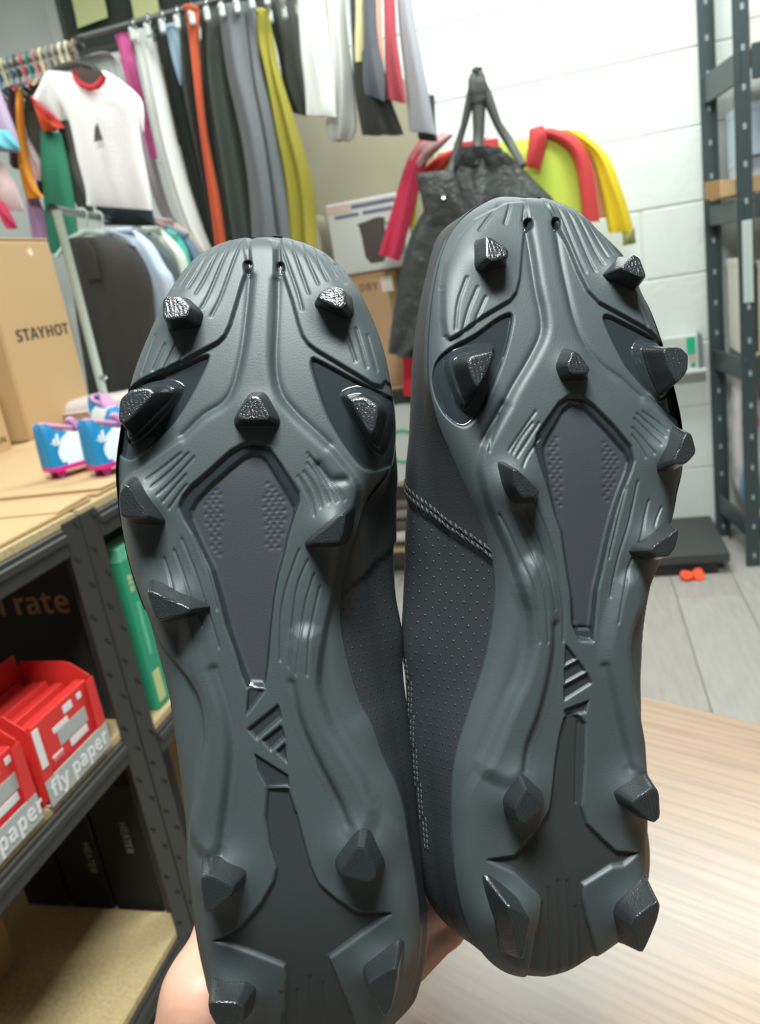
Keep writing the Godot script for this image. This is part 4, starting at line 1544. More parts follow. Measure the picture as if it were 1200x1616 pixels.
# a child's boot standing on its studs; its heel faces local +z, the toe points along -z
func small_boot(label: String, p: Vector3, turn: float):
	var t := thing("small_boot", label, "football boot", p, "small blue football boots", turn)
	var blue := plain(lin(18, 132, 190), 0.45)
	var white := plain(lin(226, 236, 244), 0.45)
	var pink := plain(lin(216, 40, 140), 0.4)
	var lining := plain(lin(206, 150, 190), 0.8)
	var st := [[0.0535, 0.0006, 0.05], [0.0525, 0.012, 0.066], [0.050, 0.0215, 0.078], [0.042, 0.0255, 0.08], [0.025, 0.0265, 0.064], [0.0, 0.026, 0.054], [-0.03, 0.0265, 0.047], [-0.06, 0.029, 0.040], [-0.09, 0.0285, 0.032], [-0.112, 0.024, 0.024], [-0.12, 0.008, 0.016]]
	var nx := 65
	var v := PackedVector3Array()
	var pick := [PackedInt32Array(), PackedInt32Array()]
	var rows := 90
	for j in rows:
		var f := float(j) / (rows - 1) * (st.size() - 1)
		var k := mini(int(f), st.size() - 2)
		var a: Array = st[k]
		var b: Array = st[k + 1]
		var fr := f - k
		var z := lerpf(a[0], b[0], fr)
		var hw := lerpf(a[1], b[1], smoothstep(0, 1, fr))
		var hh := lerpf(a[2], b[2], smoothstep(0, 1, fr))
		for i in nx:
			var q := float(i) / (nx - 1)
			# from the right sole edge over the top to the left one
			var an := PI * q
			var wx := cos(an)
			var wy := sin(an)
			var px := signf(wx) * pow(absf(wx), 0.55) * hw * (1.0 - 0.22 * wy)
			var py := 0.016 + pow(wy, 0.75) * hh
			if z > -0.015:                            # the ankle opening dips inside
				var dip := clampf((wy - 0.86) / 0.14, 0.0, 1.0) * smoothstep(-0.015, 0.0, z) * smoothstep(0.053, 0.046, z)
				py -= dip * 0.035
			v.append(Vector3(px, py, z))
	for j in rows - 1:
		for i in nx - 1:
			var c := (v[j * nx + i] + v[j * nx + i + 1] + v[(j + 1) * nx + i]) / 3.0
			var side := pow((c.z - 0.002) / 0.036, 2.0) + pow((c.y - 0.044 + c.z * 0.25) / 0.027, 2.0) < 1.0
			pick[1 if side else 0].append(j * nx + i)
	var nn := sheet_normals(v, nx, rows)
	var body := part("upper", sheet(v, nx, rows, nn, PackedVector2Array(), pick[0]), blue, t)
	part("side_panel", sheet(v, nx, rows, nn, PackedVector2Array(), pick[1]), white, t)
	# collar and lining
	var rim := []
	for k in 20:
		var w := TAU * k / 20.0
		rim.append(Vector3(cos(w) * 0.0145, 0.0775 + 0.008 * sin(w), 0.019 + sin(w) * 0.024))
	part("collar", tube(rim, 0.0036, 8, true), lining, t)
	part("tongue", pillow(Vector3(0.026, 0.034, 0.012), 8), lining, t, Vector3(0, 0.072, -0.012), Vector3(0.6, 0, 0))
	# soleplate and studs
	var plate := PackedVector2Array()
	for e in st:
		plate.append(Vector2(e[1] + 0.001, e[0]))
	for k in range(st.size() - 1, -1, -1):
		plate.append(Vector2(-st[k][1] - 0.001, st[k][0]))
	part("soleplate", slab(rounded(plate, 1, 0.2), 0.007), pink, t, Vector3(0, 0.0115, 0), Vector3(PI / 2, 0, 0))
	for s in [[0.013, 0.036], [-0.013, 0.036], [0.018, -0.035], [-0.018, -0.035], [0.022, -0.07], [-0.022, -0.07], [0.0, -0.095]]:
		var k := part("stud", tube([Vector3(0, 0.013, 0), Vector3(0, 0.004, 0), Vector3(0, 0.0, 0)], [0.0085, 0.0065, 0.0055], 10), pink, t, Vector3(s[0], 0.0, s[1]))
		part("stud_tip", tube([Vector3(0, 0.003, 0), Vector3(0, -0.0005, 0)], 0.006, 10), plain(lin(60, 70, 150), 0.4), k)
	# the white mark on the heel: three slanted bars within a triangle
	for k in 3:
		var bar := slab(pv([0, 0.0, 0.0045, 0.0018, 0.0045, 0.0075 + 0.006 * k, 0, 0.0055 + 0.006 * k]), 0.002)
		part("emblem_bar", bar, white, body, Vector3(0.0205 + 0.0017 * k, 0.05, 0.046 - 0.0052 * k), Vector3(0, 1.05, 0))

# ---------------------------------------------------------------- clothes
# a hollow hanging piece between a left and a right edge (frame pixels) at distance d from the eye plane
func cloth(o: Vector3, left: PackedVector2Array, right: PackedVector2Array, d: float, thick: float, waves: float, amp: float, tilt := 0.0, ph := 0.0) -> ArrayMesh:
	var rows := 26
	var cols := 22
	var l := curve(left, 8)
	var r := curve(right, 8)
	var v := PackedVector3Array()
	var nx := cols * 2 + 1
	for j in rows:
		var t := float(j) / (rows - 1)
		var pl := pick_on(l, t)
		var pr := pick_on(r, t)
		var a := at(pl.x, pl.y, d)
		var b := at(pr.x, pr.y, d + tilt)
		var grow := 0.35 + 0.65 * t
		var th := thick * (0.3 + 0.7 * sin(PI * clampf(t * 0.9 + 0.08, 0, 1)))
		for i in nx:
			var s := float(i) / cols if i <= cols else 2.0 - float(i) / cols
			var front := 1.0 if i <= cols else -1.0
			var p := a.lerp(b, s)
			var belly := pow(maxf(sin(PI * s), 0.0), 0.6)
			p.z += front * th * 0.5 * belly
			p.z += amp * grow * sin(TAU * waves * s + ph + 1.3 * sin(t * 2.1 + ph)) * belly
			p.x += amp * 0.35 * sin(t * 5.0 + ph + s * 3.0) * t
			v.append(p - o)
	return sheet(v, nx, rows)

func pick_on(c: PackedVector2Array, t: float) -> Vector2:
	var f := t * (c.size() - 1)
	var k := mini(int(f), c.size() - 2)
	return c[k].lerp(c[k + 1], f - k)

func centre_of(left: Array, right: Array, d: float) -> Vector3:
	return at((left[0] + right[0]) * 0.5, (left[1] + right[1]) * 0.5, d)

# one hanging garment that shows a single flank
func strip(called: String, label: String, cat: String, left: Array, right: Array, d: float, c: Color, group: String, thick := 0.05, waves := 1.5, amp := 0.008, band := true) -> Node3D:
	var o := centre_of(left, right, d)
	var t := thing(called, label, cat, o, group)
	var ph: float = float(taken.get(called, 0)) * 1.7 + left[0] * 0.01
	part("fabric", cloth(o, pv(left), pv(right), d, thick, waves, amp, 0.0, ph), cloth_mat(c), t)
	if band:
		var a := at(left[0], left[1], d) - o
		var b := at(right[0], right[1], d) - o
		part("waistband", tube([a, a.lerp(b, 0.5) + Vector3(0, 0.003, 0.004), b], 0.009, 8), cloth_mat(c.darkened(0.12)), t)
	return t

func clip_hanger(label: String, p: Vector3, rail_y: float, m: Material, group: String, turn := 0.25):
	var t := thing("clip_hanger", label, "hanger", p, group, turn)
	var up := rail_y - p.y + 0.012
	var hook := []
	for k in 9:
		var w := -0.6 + PI * 1.35 * k / 8.0
		hook.append(Vector3(0, up - 0.018 + sin(w) * 0.018, cos(w) * 0.018))
	hook.push_front(Vector3(0, 0.012, 0.0))
	part("hook", tube(hook, 0.0022, 6), M.chrome, t)
	part("bar", tube([Vector3(0, 0.01, -0.09), Vector3(0, 0.016, 0), Vector3(0, 0.01, 0.09)], 0.0055, 8), m, t)
	for s in [-1, 1]:
		part("clip", box(Vector3(0.016, 0.034, 0.02), 0.004), m, t, Vector3(0, -0.004, s * 0.075))

func rail(called: String, label: String, a: Vector3, b: Vector3, r: float, m: Material) -> Node3D:
	var t := thing(called, label, "rail", (a + b) * 0.5)
	part("tube", tube([a - t.position, b - t.position], r, 14), m, t)
	for e in [a, b]:
		part("end_cap", tube([e - t.position - (b - a).normalized() * 0.006, e - t.position + (b - a).normalized() * 0.006], r * 1.25, 14), M.black_metal, t)
	return t

func hanging_clothes():
	var G := "clothes hanging from the long upper rail"
	var d := 2.45
	# dark board with sticky notes behind the rail
	var bo_ := at(112, 95, 2.9)
	var tr := at(430, -40, 2.9)
	var board := thing("notice_board", "dark green board on the block wall behind the clothes rail", "board", Vector3((bo_.x + tr.x) * 0.5, (bo_.y + 0.45 + bo_.y) * 0.5, -2.915))
	var bw := tr.x - bo_.x
	part("board_face", box(Vector3(bw, 0.5, 0.03), 0.004), plain(lin(58, 64, 60), 0.8), board, Vector3(0, 0.03, 0))
	part("frame_strip", box(Vector3(bw, 0.018, 0.036), 0.003), plain(lin(74, 78, 74), 0.6), board, Vector3(0, -0.215, 0))
	part("frame_strip", box(Vector3(0.018, 0.5, 0.036), 0.003), plain(lin(74, 78, 74), 0.6), board, Vector3(-bw * 0.5, 0.03, 0))
	for e in [[142, 8, "larger pale green sticky note on the dark board, at its left"], [228, -2, "smaller pale green sticky note on the dark board, nearer the hangers"]]:
		var p := at(e[0], e[1], 2.885)
		var n := thing("sticky_note", e[2], "note", p, "sticky notes on the dark board")
		part("paper", note_mesh(0.125 if e[0] < 200 else 0.1, 0.12), plain(lin(222, 224, 168), 0.85), n, Vector3.ZERO, Vector3(0, 0, 0.06))
	# the long rail, parallel with the back wall
	var ra := at(122, 60, d)
	var rb := at(330, 8, d)
	rb.y = ra.y
	rb.x = 0.3
	rail("clothes_rail", "long dark steel clothes rail with trousers on clip hangers", ra, rb, 0.0085, plain(lin(120, 122, 120), 0.35, 0.7))
	for k in 12:
		var p := at(214 + k * 23, 46 - k * 5.6, d)
		clip_hanger("clear plastic clip hanger on the long upper rail above the trousers", Vector3(p.x, ra.y - 0.05, -d + 0.0), ra.y, M.clear_plastic, "clip hangers on the long upper rail", 0.3)
	# trousers from left to right
	strip("trousers", "bright pink trousers at the left end of the trouser row", "trousers", [184, 60, 196, 110, 214, 170, 236, 250], [206, 55, 216, 110, 232, 180, 250, 250], d + 0.02, lin(226, 104, 166), G)
	strip("trousers", "long off white trousers hanging beside the white T-shirt", "trousers", [208, 55, 226, 130, 248, 230, 282, 340, 312, 395], [238, 50, 256, 120, 284, 240, 318, 350, 336, 398], d - 0.04, lin(226, 226, 222), G, 0.07, 2.0, 0.01)
	strip("trousers", "patterned trousers with tan print between white and dark trousers", "trousers", [240, 100, 252, 140, 262, 190], [262, 110, 272, 150, 282, 230], d + 0.03, lin(176, 160, 136), G)
	strip("trousers", "charcoal trousers right of the off white trousers", "trousers", [244, 50, 262, 140, 292, 260, 322, 390], [272, 40, 284, 140, 312, 260, 348, 400], d + 0.05, lin(58, 60, 56), G, 0.06, 2.0)
	strip("trousers", "black wide trousers behind the charcoal and rust pairs", "trousers", [246, 46, 270, 160, 308, 300, 330, 400], [330, 24, 336, 140, 352, 280, 372, 400], d + 0.15, lin(50, 52, 50), G, 0.05, 2.0, 0.01)
	strip("trousers", "dim grey green trousers behind the slate grey pair", "trousers", [330, 24, 346, 160, 366, 300, 380, 440], [424, 6, 436, 140, 452, 260, 470, 440], d + 0.22, lin(84, 88, 84), G, 0.05, 2.0, 0.01)
	strip("trousers", "pale blue folded garment wedged among the dark trousers", "trousers", [262, 45, 270, 80, 284, 134], [284, 42, 286, 90, 288, 136], d - 0.035, lin(176, 204, 226), G, 0.02)
	strip("trousers", "narrow dark grey trousers just left of the rust coloured pair", "trousers", [276, 40, 290, 140, 312, 250, 340, 400], [300, 30, 306, 140, 326, 260, 352, 400], d - 0.02, lin(74, 76, 72), G, 0.05)
	strip("trousers", "rust orange trousers between two dark pairs", "trousers", [292, 12, 302, 90, 316, 200, 340, 380, 350, 480], [314, 16, 316, 90, 326, 200, 350, 330, 366, 480], d - 0.05, lin(206, 96, 62), G, 0.04)
	strip("trousers", "wide dark green grey trousers right of the rust pair", "trousers", [316, 22, 322, 120, 340, 240, 352, 340, 362, 480], [352, 18, 362, 120, 384, 250, 400, 400, 404, 480], d, lin(72, 80, 74), G, 0.08, 2.0, 0.012)
	strip("trousers", "slate grey trousers with a dark zip beside the yellow pair", "trousers", [344, 14, 358, 110, 384, 230, 394, 330, 398, 480], [404, 8, 408, 90, 430, 190, 456, 340, 464, 480], d - 0.04, lin(112, 116, 120), G, 0.09, 2.0, 0.012)
	var z := strip("zip", "dark zip running down the slate grey trousers", "zip", [386, 20, 398, 120, 418, 230, 436, 370], [390, 20, 402, 120, 423, 230, 442, 370], d - 0.105, lin(58, 62, 66), "", 0.004, 0.5, 0.0, false)
	reparent_as_part(z, "trousers_010", "zip")
	strip("trousers", "yellow trousers, the brightest on the long rail", "trousers", [406, 18, 404, 60, 416, 110, 432, 200, 452, 310, 462, 480], [424, 22, 434, 70, 442, 110, 470, 200, 497, 310, 500, 480], d + 0.06, lin(198, 187, 82), G, 0.06, 1.5, 0.016)
	strip("trousers", "short black trousers right of the yellow pair", "trousers", [418, 10, 440, 90, 450, 150, 462, 178], [470, 0, 476, 90, 482, 140, 484, 184], d + 0.14, lin(62, 64, 60), G, 0.08, 2.0, 0.012)
	var H := "clothes hanging from the rail out of sight above"
	strip("trousers", "bright white trousers with frayed cuffs at the top centre", "trousers", [466, -60, 474, 60, 480, 130, 482, 182], [506, -60, 518, 60, 528, 130, 533, 184], d - 0.06, lin(250, 250, 248), H, 0.06, 1.5, 0.01, false)
	strip("trousers", "pale grey trousers behind the white pair at the top centre", "trousers", [506, -60, 516, 60, 522, 140, 514, 200, 526, 222], [540, -60, 550, 60, 560, 130, 564, 200, 552, 222], d, lin(206, 206, 202), H, 0.08, 2.0, 0.014, false)
	strip("shirt", "cream yellow top with a narrow hanging edge beside a dark shirt", "shirt", [560, -60, 562, 20, 561, 60, 561, 98], [578, -60, 576, 20, 577, 60, 577, 98], d - 0.05, lin(236, 226, 170), H, 0.03, 0.5, 0.004, false)
	strip("shirt", "dark brown black shirt between cream and peach tops", "shirt", [548, -60, 556, 60, 560, 140, 570, 214], [594, -60, 600, 60, 612, 140, 640, 212], d - 0.01, lin(60, 60, 58), H, 0.08, 2.0, 0.012, false)
	strip("shirt", "peach coloured top hanging left of the burgundy shirt", "shirt", [585, -60, 588, 20, 592, 60, 598, 98], [602, -60, 602, 20, 604, 60, 606, 96], d - 0.05, lin(238, 170, 140), H, 0.03, 0.5, 0.004, false)
	strip("shirt", "burgundy shirt hanging between peach and grey tops", "shirt", [604, -60, 606, 30, 608, 100, 612, 156], [622, -60, 626, 40, 632, 100, 640, 164], d - 0.04, lin(176, 72, 84), H, 0.05, 1.0, 0.008, false)
	strip("shirt", "slate blue shirt with a short hem under the dark shirt", "shirt", [572, -60, 574, 40, 574, 120, 576, 150], [592, -60, 598, 60, 606, 120, 608, 160], d - 0.06, lin(92, 96, 104), H, 0.04, 1.5, 0.008, false)
	strip("shirt", "pale grey long shirt at the right end of the upper clothes", "shirt", [624, -60, 630, 40, 640, 140, 644, 206], [644, -60, 656, 40, 676, 140, 690, 212], d - 0.02, lin(162, 162, 168), H, 0.06, 1.0, 0.008, false)
	strip("shirt", "black shirt hem showing below the pale grey shirt", "shirt", [650, 150, 656, 190, 662, 220], [686, 150, 688, 190, 690, 224], d + 0.05, lin(58, 56, 54), H, 0.05, 1.0, 0.006, false)
	rail("clothes_rail", "upper steel clothes rail holding the white and burgundy clothes", at(400, -75, d), at(760, -140, d), 0.011, M.chrome)
	kids_rail()
	jacket_rail()
	box_shelf()

func reparent_as_part(z: Node3D, to: String, called: String):
	var owner_node := get_node(to)
	var m: Node3D = z.get_child(0)
	var x := m.global_transform
	z.remove_child(m)
	m.name = called
	owner_node.add_child(m, true)
	m.global_transform = x
	remove_child(z)
	z.free()

func note_mesh(w: float, h: float) -> ArrayMesh:       # a square of paper whose lower edge curls off the board
	var v := PackedVector3Array()
	for j in 9:
		for i in 5:
			var t := j / 8.0
			v.append(Vector3((i / 4.0 - 0.5) * w, -t * h + h * 0.5, 0.016 * t * t))
	return sheet(v, 5, 9)

func kids_rail():
	var d := 2.2
	var G := "children's clothes on the short rail at the left"
	var ra := at(-90, 128, d)
	var rb := at(128, 76, d)
	rb.y = ra.y
	rail("clothes_rail", "short rail of children's clothes with many coloured size rings", ra, rb, 0.012, plain(lin(170, 166, 158), 0.4, 0.3))
	var cols := [lin(222, 208, 160), lin(70, 110, 160), lin(206, 196, 150), lin(90, 110, 130), lin(60, 60, 70), lin(190, 90, 90), lin(40, 120, 120), lin(196, 130, 130), lin(228, 206, 168), lin(150, 150, 140), lin(170, 160, 140), lin(236, 226, 196), lin(222, 208, 180), lin(150, 120, 100)]
	for k in 14:
		var p := ra.lerp(rb, 0.36 + k * 0.046)
		var t := thing("clothes_hanger", ["straw yellow", "denim blue", "sand", "slate blue", "black", "dusty red", "teal", "salmon", "cream", "grey green", "taupe", "ivory", "wheat", "brown"][k] + " clothes hanger packed among others on the short children's rail", "hanger", Vector3(p.x, ra.y - 0.06, -d), "hangers on the short children's rail", 0.2)
		var m := plain(cols[k], 0.5)
		var hook := []
		for q in 8:
			var w := -0.5 + PI * 1.3 * q / 7.0
			hook.append(Vector3(0, 0.058 + sin(w) * 0.016, cos(w) * 0.016))
		hook.push_front(Vector3(0, 0.0, 0))
		part("hook", tube(hook, 0.0035, 6), m, t)
		part("shoulders", tube([Vector3(0, -0.035, -0.11), Vector3(0, 0.0, 0), Vector3(0, -0.035, 0.11)], [0.006, 0.008, 0.006], 8), m, t)
		part("size_ring", tube([Vector3(-0.005, 0.03, 0), Vector3(0.005, 0.03, 0)], 0.011, 10), m, t)
	# from the frame's left edge: edges of tops, in depth order
	strip("top", "mauve and sky blue frilled child's top at the left edge", "top", [-30, 130, -30, 200, -30, 240], [0, 140, 22, 200, 31, 240], d - 0.14, lin(196, 176, 206), G, 0.05, 2.0, 0.012, false)
	strip("skirt", "turquoise ruffled skirt at the left edge below a mauve top", "skirt", [-30, 205, -30, 240], [14, 205, 32, 236], d - 0.155, lin(120, 204, 220), G, 0.05, 3.0, 0.014, false)
	strip("top", "plum coloured child's top beside the orange one", "top", [16, 138, 12, 190, 14, 260], [34, 140, 34, 190, 38, 270], d - 0.02, lin(96, 66, 80), G, 0.05, 1.5, 0.01, false)
	strip("top", "pale pink child's top with a brown hem at the left edge", "top", [-30, 250, -30, 300, -20, 330], [4, 256, 30, 300, 40, 334], d - 0.12, lin(216, 188, 188), G, 0.05, 2.0, 0.012, false)
	strip("shorts", "crimson child's shorts hanging lowest at the left edge", "shorts", [-20, 312, 0, 340, 12, 362], [6, 318, 18, 340, 28, 360], d - 0.16, lin(206, 60, 96), G, 0.03, 1.0, 0.008, false)
	strip("top", "orange child's top with a narrow edge facing out", "top", [26, 136, 28, 200, 32, 260, 40, 300, 44, 314], [36, 140, 37, 200, 46, 260, 58, 296, 68, 312], d - 0.08, lin(236, 152, 50), G, 0.04, 1.0, 0.006, false)
	strip("top", "dusty pink child's top between orange and green", "top", [38, 210, 44, 240, 50, 268, 54, 284], [46, 222, 60, 246, 66, 262, 66, 286], d - 0.05, lin(220, 196, 200), G, 0.03, 1.0, 0.006, false)
	strip("leggings", "lilac leggings hanging below the orange top", "leggings", [36, 260, 42, 310, 50, 360, 54, 400], [48, 290, 62, 320, 74, 350, 82, 400], d - 0.03, lin(190, 150, 190), G, 0.04, 1.5, 0.008, false)
	strip("top", "charcoal long sleeved top behind the white T-shirt", "top", [70, 118, 40, 160, 44, 230, 60, 300], [86, 112, 70, 160, 76, 240, 96, 320], d + 0.02, lin(78, 76, 70), G, 0.05, 1.5, 0.01, false)
	strip("top", "green sweatshirt hanging in front of the grey rail end", "top", [64, 206, 66, 260, 72, 320, 80, 400], [96, 210, 108, 260, 118, 320, 124, 400], d - 0.03, lin(52, 128, 100), G, 0.07, 1.0, 0.012, false)
	strip("top", "dark grey jersey with a pink stripe behind the white T-shirt", "top", [90, 190, 100, 250, 112, 300, 128, 336], [116, 190, 128, 250, 138, 300, 150, 336], d - 0.0, lin(74, 74, 68), G, 0.05, 1.0, 0.008, false)
	var o := centre_of([64, 165], [96, 190], d - 0.06)
	var s := thing("top", "orange red child's top whose sleeve shows under the white T-shirt", "top", o, G)
	part("sleeve", cloth(o, pv([52, 158, 62, 186, 70, 208]), pv([72, 158, 84, 176, 100, 202]), d - 0.06, 0.05, 1.5, 0.01), cloth_mat(lin(232, 92, 50)), s)
	part("sleeve_trim", cloth(o, pv([50, 154, 56, 166, 64, 176]), pv([56, 150, 72, 170, 98, 202]), d - 0.085, 0.014, 1.0, 0.003), cloth_mat(lin(214, 54, 54)), s)
	strip("top", "grey lilac long top hanging behind the white T-shirt, at its right", "top", [124, 92, 180, 88, 218, 200, 240, 300, 262, 352], [190, 82, 206, 110, 240, 230, 268, 330, 286, 360], d + 0.38, lin(190, 182, 186), G, 0.05, 1.5, 0.01, false)
	strip("trousers", "dark navy garment under the hem of the white T-shirt", "trousers", [150, 322, 156, 340, 164, 356], [238, 318, 242, 340, 248, 356], d + 0.04, lin(44, 56, 62), G, 0.05, 1.0, 0.008, false)
	tshirt()

func tshirt():
	var d := 2.02
	var o := at(160, 115, d)
	var white := cloth_mat(lin(244, 240, 242))
	var red := cloth_mat(lin(216, 62, 78))
	var t := thing("t_shirt", "white child's T-shirt with red neckband and sleeve trims, facing out on a black hanger", "T-shirt", o, "")
	part("body", cloth(o, pv([72, 114, 86, 150, 108, 190, 122, 250, 136, 300, 138, 324]), pv([166, 112, 194, 130, 216, 166, 224, 230, 234, 290, 239, 332]), d, 0.075, 2.0, 0.008, 0.03), white, t)
	part("shoulder", cloth(o, pv([72, 114, 64, 134, 52, 154]), pv([104, 110, 100, 150, 98, 192]), d + 0.01, 0.05, 1.0, 0.006), white, t)
	part("sleeve", cloth(o, pv([184, 124, 206, 140, 216, 156]), pv([190, 128, 222, 166, 226, 210]), d + 0.05, 0.05, 1.0, 0.006), white, t)
	part("sleeve_trim", tube([at(50, 153, d + 0.01) - o, at(62, 168, d - 0.01) - o, at(82, 182, d - 0.01) - o, at(99, 200, d + 0.01) - o], 0.0045, 8), red, t)
	var neck := []
	for p in [[118, 112], [121, 124], [129, 133], [141, 138], [153, 136], [162, 126], [163, 119]]:
		neck.append(at(p[0], p[1], d - 0.034) - o)
	part("neckband", tube(neck, 0.0085, 8), red, t)
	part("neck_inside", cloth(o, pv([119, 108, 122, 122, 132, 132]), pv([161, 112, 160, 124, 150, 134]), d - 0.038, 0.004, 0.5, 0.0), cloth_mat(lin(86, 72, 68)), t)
	part("print", slab(pv([-0.012, -0.022, 0.012, -0.02, 0.008, 0.02, -0.002, 0.01]), 0.001), cloth_mat(lin(92, 84, 84)), t, at(152, 208, d - 0.052) - o, Vector3(0, 0.2, 0))
	var hm := thing("clothes_hanger", "black plastic hanger inside the white T-shirt's neck", "hanger", at(112, 100, d), "", 0.0)
	var hp: Vector3 = hm.position
	var blk := plain(lin(52, 50, 50), 0.5)
	part("shoulders", tube([at(74, 116, d + 0.01) - hp, at(96, 107, d) - hp, at(126, 100, d - 0.01) - hp, at(146, 106, d - 0.02) - hp, at(162, 120, d - 0.02) - hp], [0.006, 0.009, 0.011, 0.009, 0.006], 10), blk, hm)
	part("hook", tube([at(124, 100, d) - hp, at(122, 84, d + 0.02) - hp, at(118, 76, d + 0.1) - hp, at(114, 80, d + 0.18) - hp], 0.003, 6), M.chrome, hm)

func jacket_rail():
	# a lower rail that runs away from the camera
	var a := at(84, 330, 1.86)
	var b := at_y(322, 372, a.y)
	rail("clothes_rail", "low chrome rail of jackets running towards the back wall", a, b, 0.011, M.chrome)
	var post := thing("rail_post", "grey upright post at the near end of the low chrome rail", "post", at(98, 366, 1.83))
	var foot := at(130, 560, 1.86)
	part("tube", tube([Vector3(0, 0.05, 0), Vector3(0, -0.9, 0)], 0.011, 12), M.pale_plastic, post)
	part("foot", tube([Vector3(0, -0.9, -0.15), Vector3(0, -0.9, 0.15)], 0.012, 10), M.chrome, post)
	part("bolt", tube([Vector3(0.012, -0.36, 0.012), Vector3(0.03, -0.36, 0.02)], 0.006, 8), M.chrome, post)
	var hangers := 12
	for k in hangers:
		var p := a.lerp(b, 0.12 + 0.82 * k / (hangers - 1.0))
		var t := thing("clothes_hanger", "pale plastic hanger on the low chrome rail above the jackets", "hanger", p + Vector3(0, -0.045, 0), "pale hangers on the low chrome rail", 0.18)
		var hook := []
		for q in 8:
			var w := -0.5 + PI * 1.3 * q / 7.0
			hook.append(Vector3(cos(w) * 0.015, 0.044 + sin(w) * 0.015, 0))
		hook.push_front(Vector3.ZERO)
		part("hook", tube(hook, 0.0034, 6), M.pale_plastic, t)
		part("shoulders", tube([Vector3(-0.10, -0.05, 0), Vector3(-0.05, -0.012, 0), Vector3(0, 0, 0), Vector3(0.05, -0.012, 0), Vector3(0.10, -0.05, 0)], [0.005, 0.008, 0.009, 0.008, 0.005], 8), M.pale_plastic, t)
	var G := "jackets on the low chrome rail"
	var o := at(150, 380, 1.89)
	var black := cloth_mat(lin(56, 54, 52))
	var j := thing("jacket", "black jacket facing out at the near end of the low rail", "jacket", o, G)
	part("body", cloth(o, pv([106, 376, 112, 430, 124, 520, 138, 600, 150, 700]), pv([172, 372, 208, 392, 226, 430, 232, 520, 230, 700]), 1.93, 0.1, 1.5, 0.012), black, j)
	part("sleeve", cloth(o, pv([196, 384, 206, 440, 208, 520, 206, 640]), pv([214, 392, 238, 440, 244, 520, 246, 640]), 1.95, 0.07, 1.0, 0.008), black, j)
	part("lapel", cloth(o, pv([118, 380, 122, 400, 138, 440]), pv([136, 376, 150, 400, 158, 440]), 1.87, 0.012, 0.5, 0.002), black, j)
	var coat := [["light blue shirt hanging behind the black jacket", lin(196, 208, 228), [168, 366, 200, 380, 224, 420, 236, 470, 238, 560], [212, 362, 240, 384, 262, 420, 276, 452, 280, 560], 2.03],
		["dark grey jacket behind the light blue shirt", lin(84, 92, 92), [208, 366, 230, 380, 248, 420, 258, 520], [236, 370, 262, 392, 282, 426, 290, 520], 2.06],
		["cream jacket behind the dark grey one", lin(212, 216, 206), [226, 362, 250, 378, 270, 410, 280, 500], [256, 362, 280, 386, 296, 416, 306, 500], 2.12],
		["teal lined pale jacket farther along the low rail", lin(70, 176, 164), [264, 366, 282, 400, 290, 480], [280, 372, 298, 404, 310, 480], 2.17],
		["blue grey denim jacket at the far end of the low rail", lin(102, 122, 140), [262, 358, 284, 374, 296, 420], [296, 372, 312, 392, 322, 430], 2.22],
		["rose beige blouse at the far end of the low rail", lin(186, 156, 150), [238, 346, 252, 360, 262, 392], [276, 350, 300, 366, 316, 396], 2.26]]
	for c in coat:
		var p := centre_of(c[2], c[3], c[4])
		var g := thing("jacket", c[0], "jacket", p, G)
		part("fabric", cloth(p, pv(c[2]), pv(c[3]), c[4], 0.06, 1.2, 0.008), cloth_mat(c[1]), g)
		part("collar", tube([at(c[2][0], c[2][1], c[4]) - p, at(c[3][0], c[3][1] + 1.0, c[4] - 0.02) - p], 0.009, 8), cloth_mat(c[1].lightened(0.15)), g)

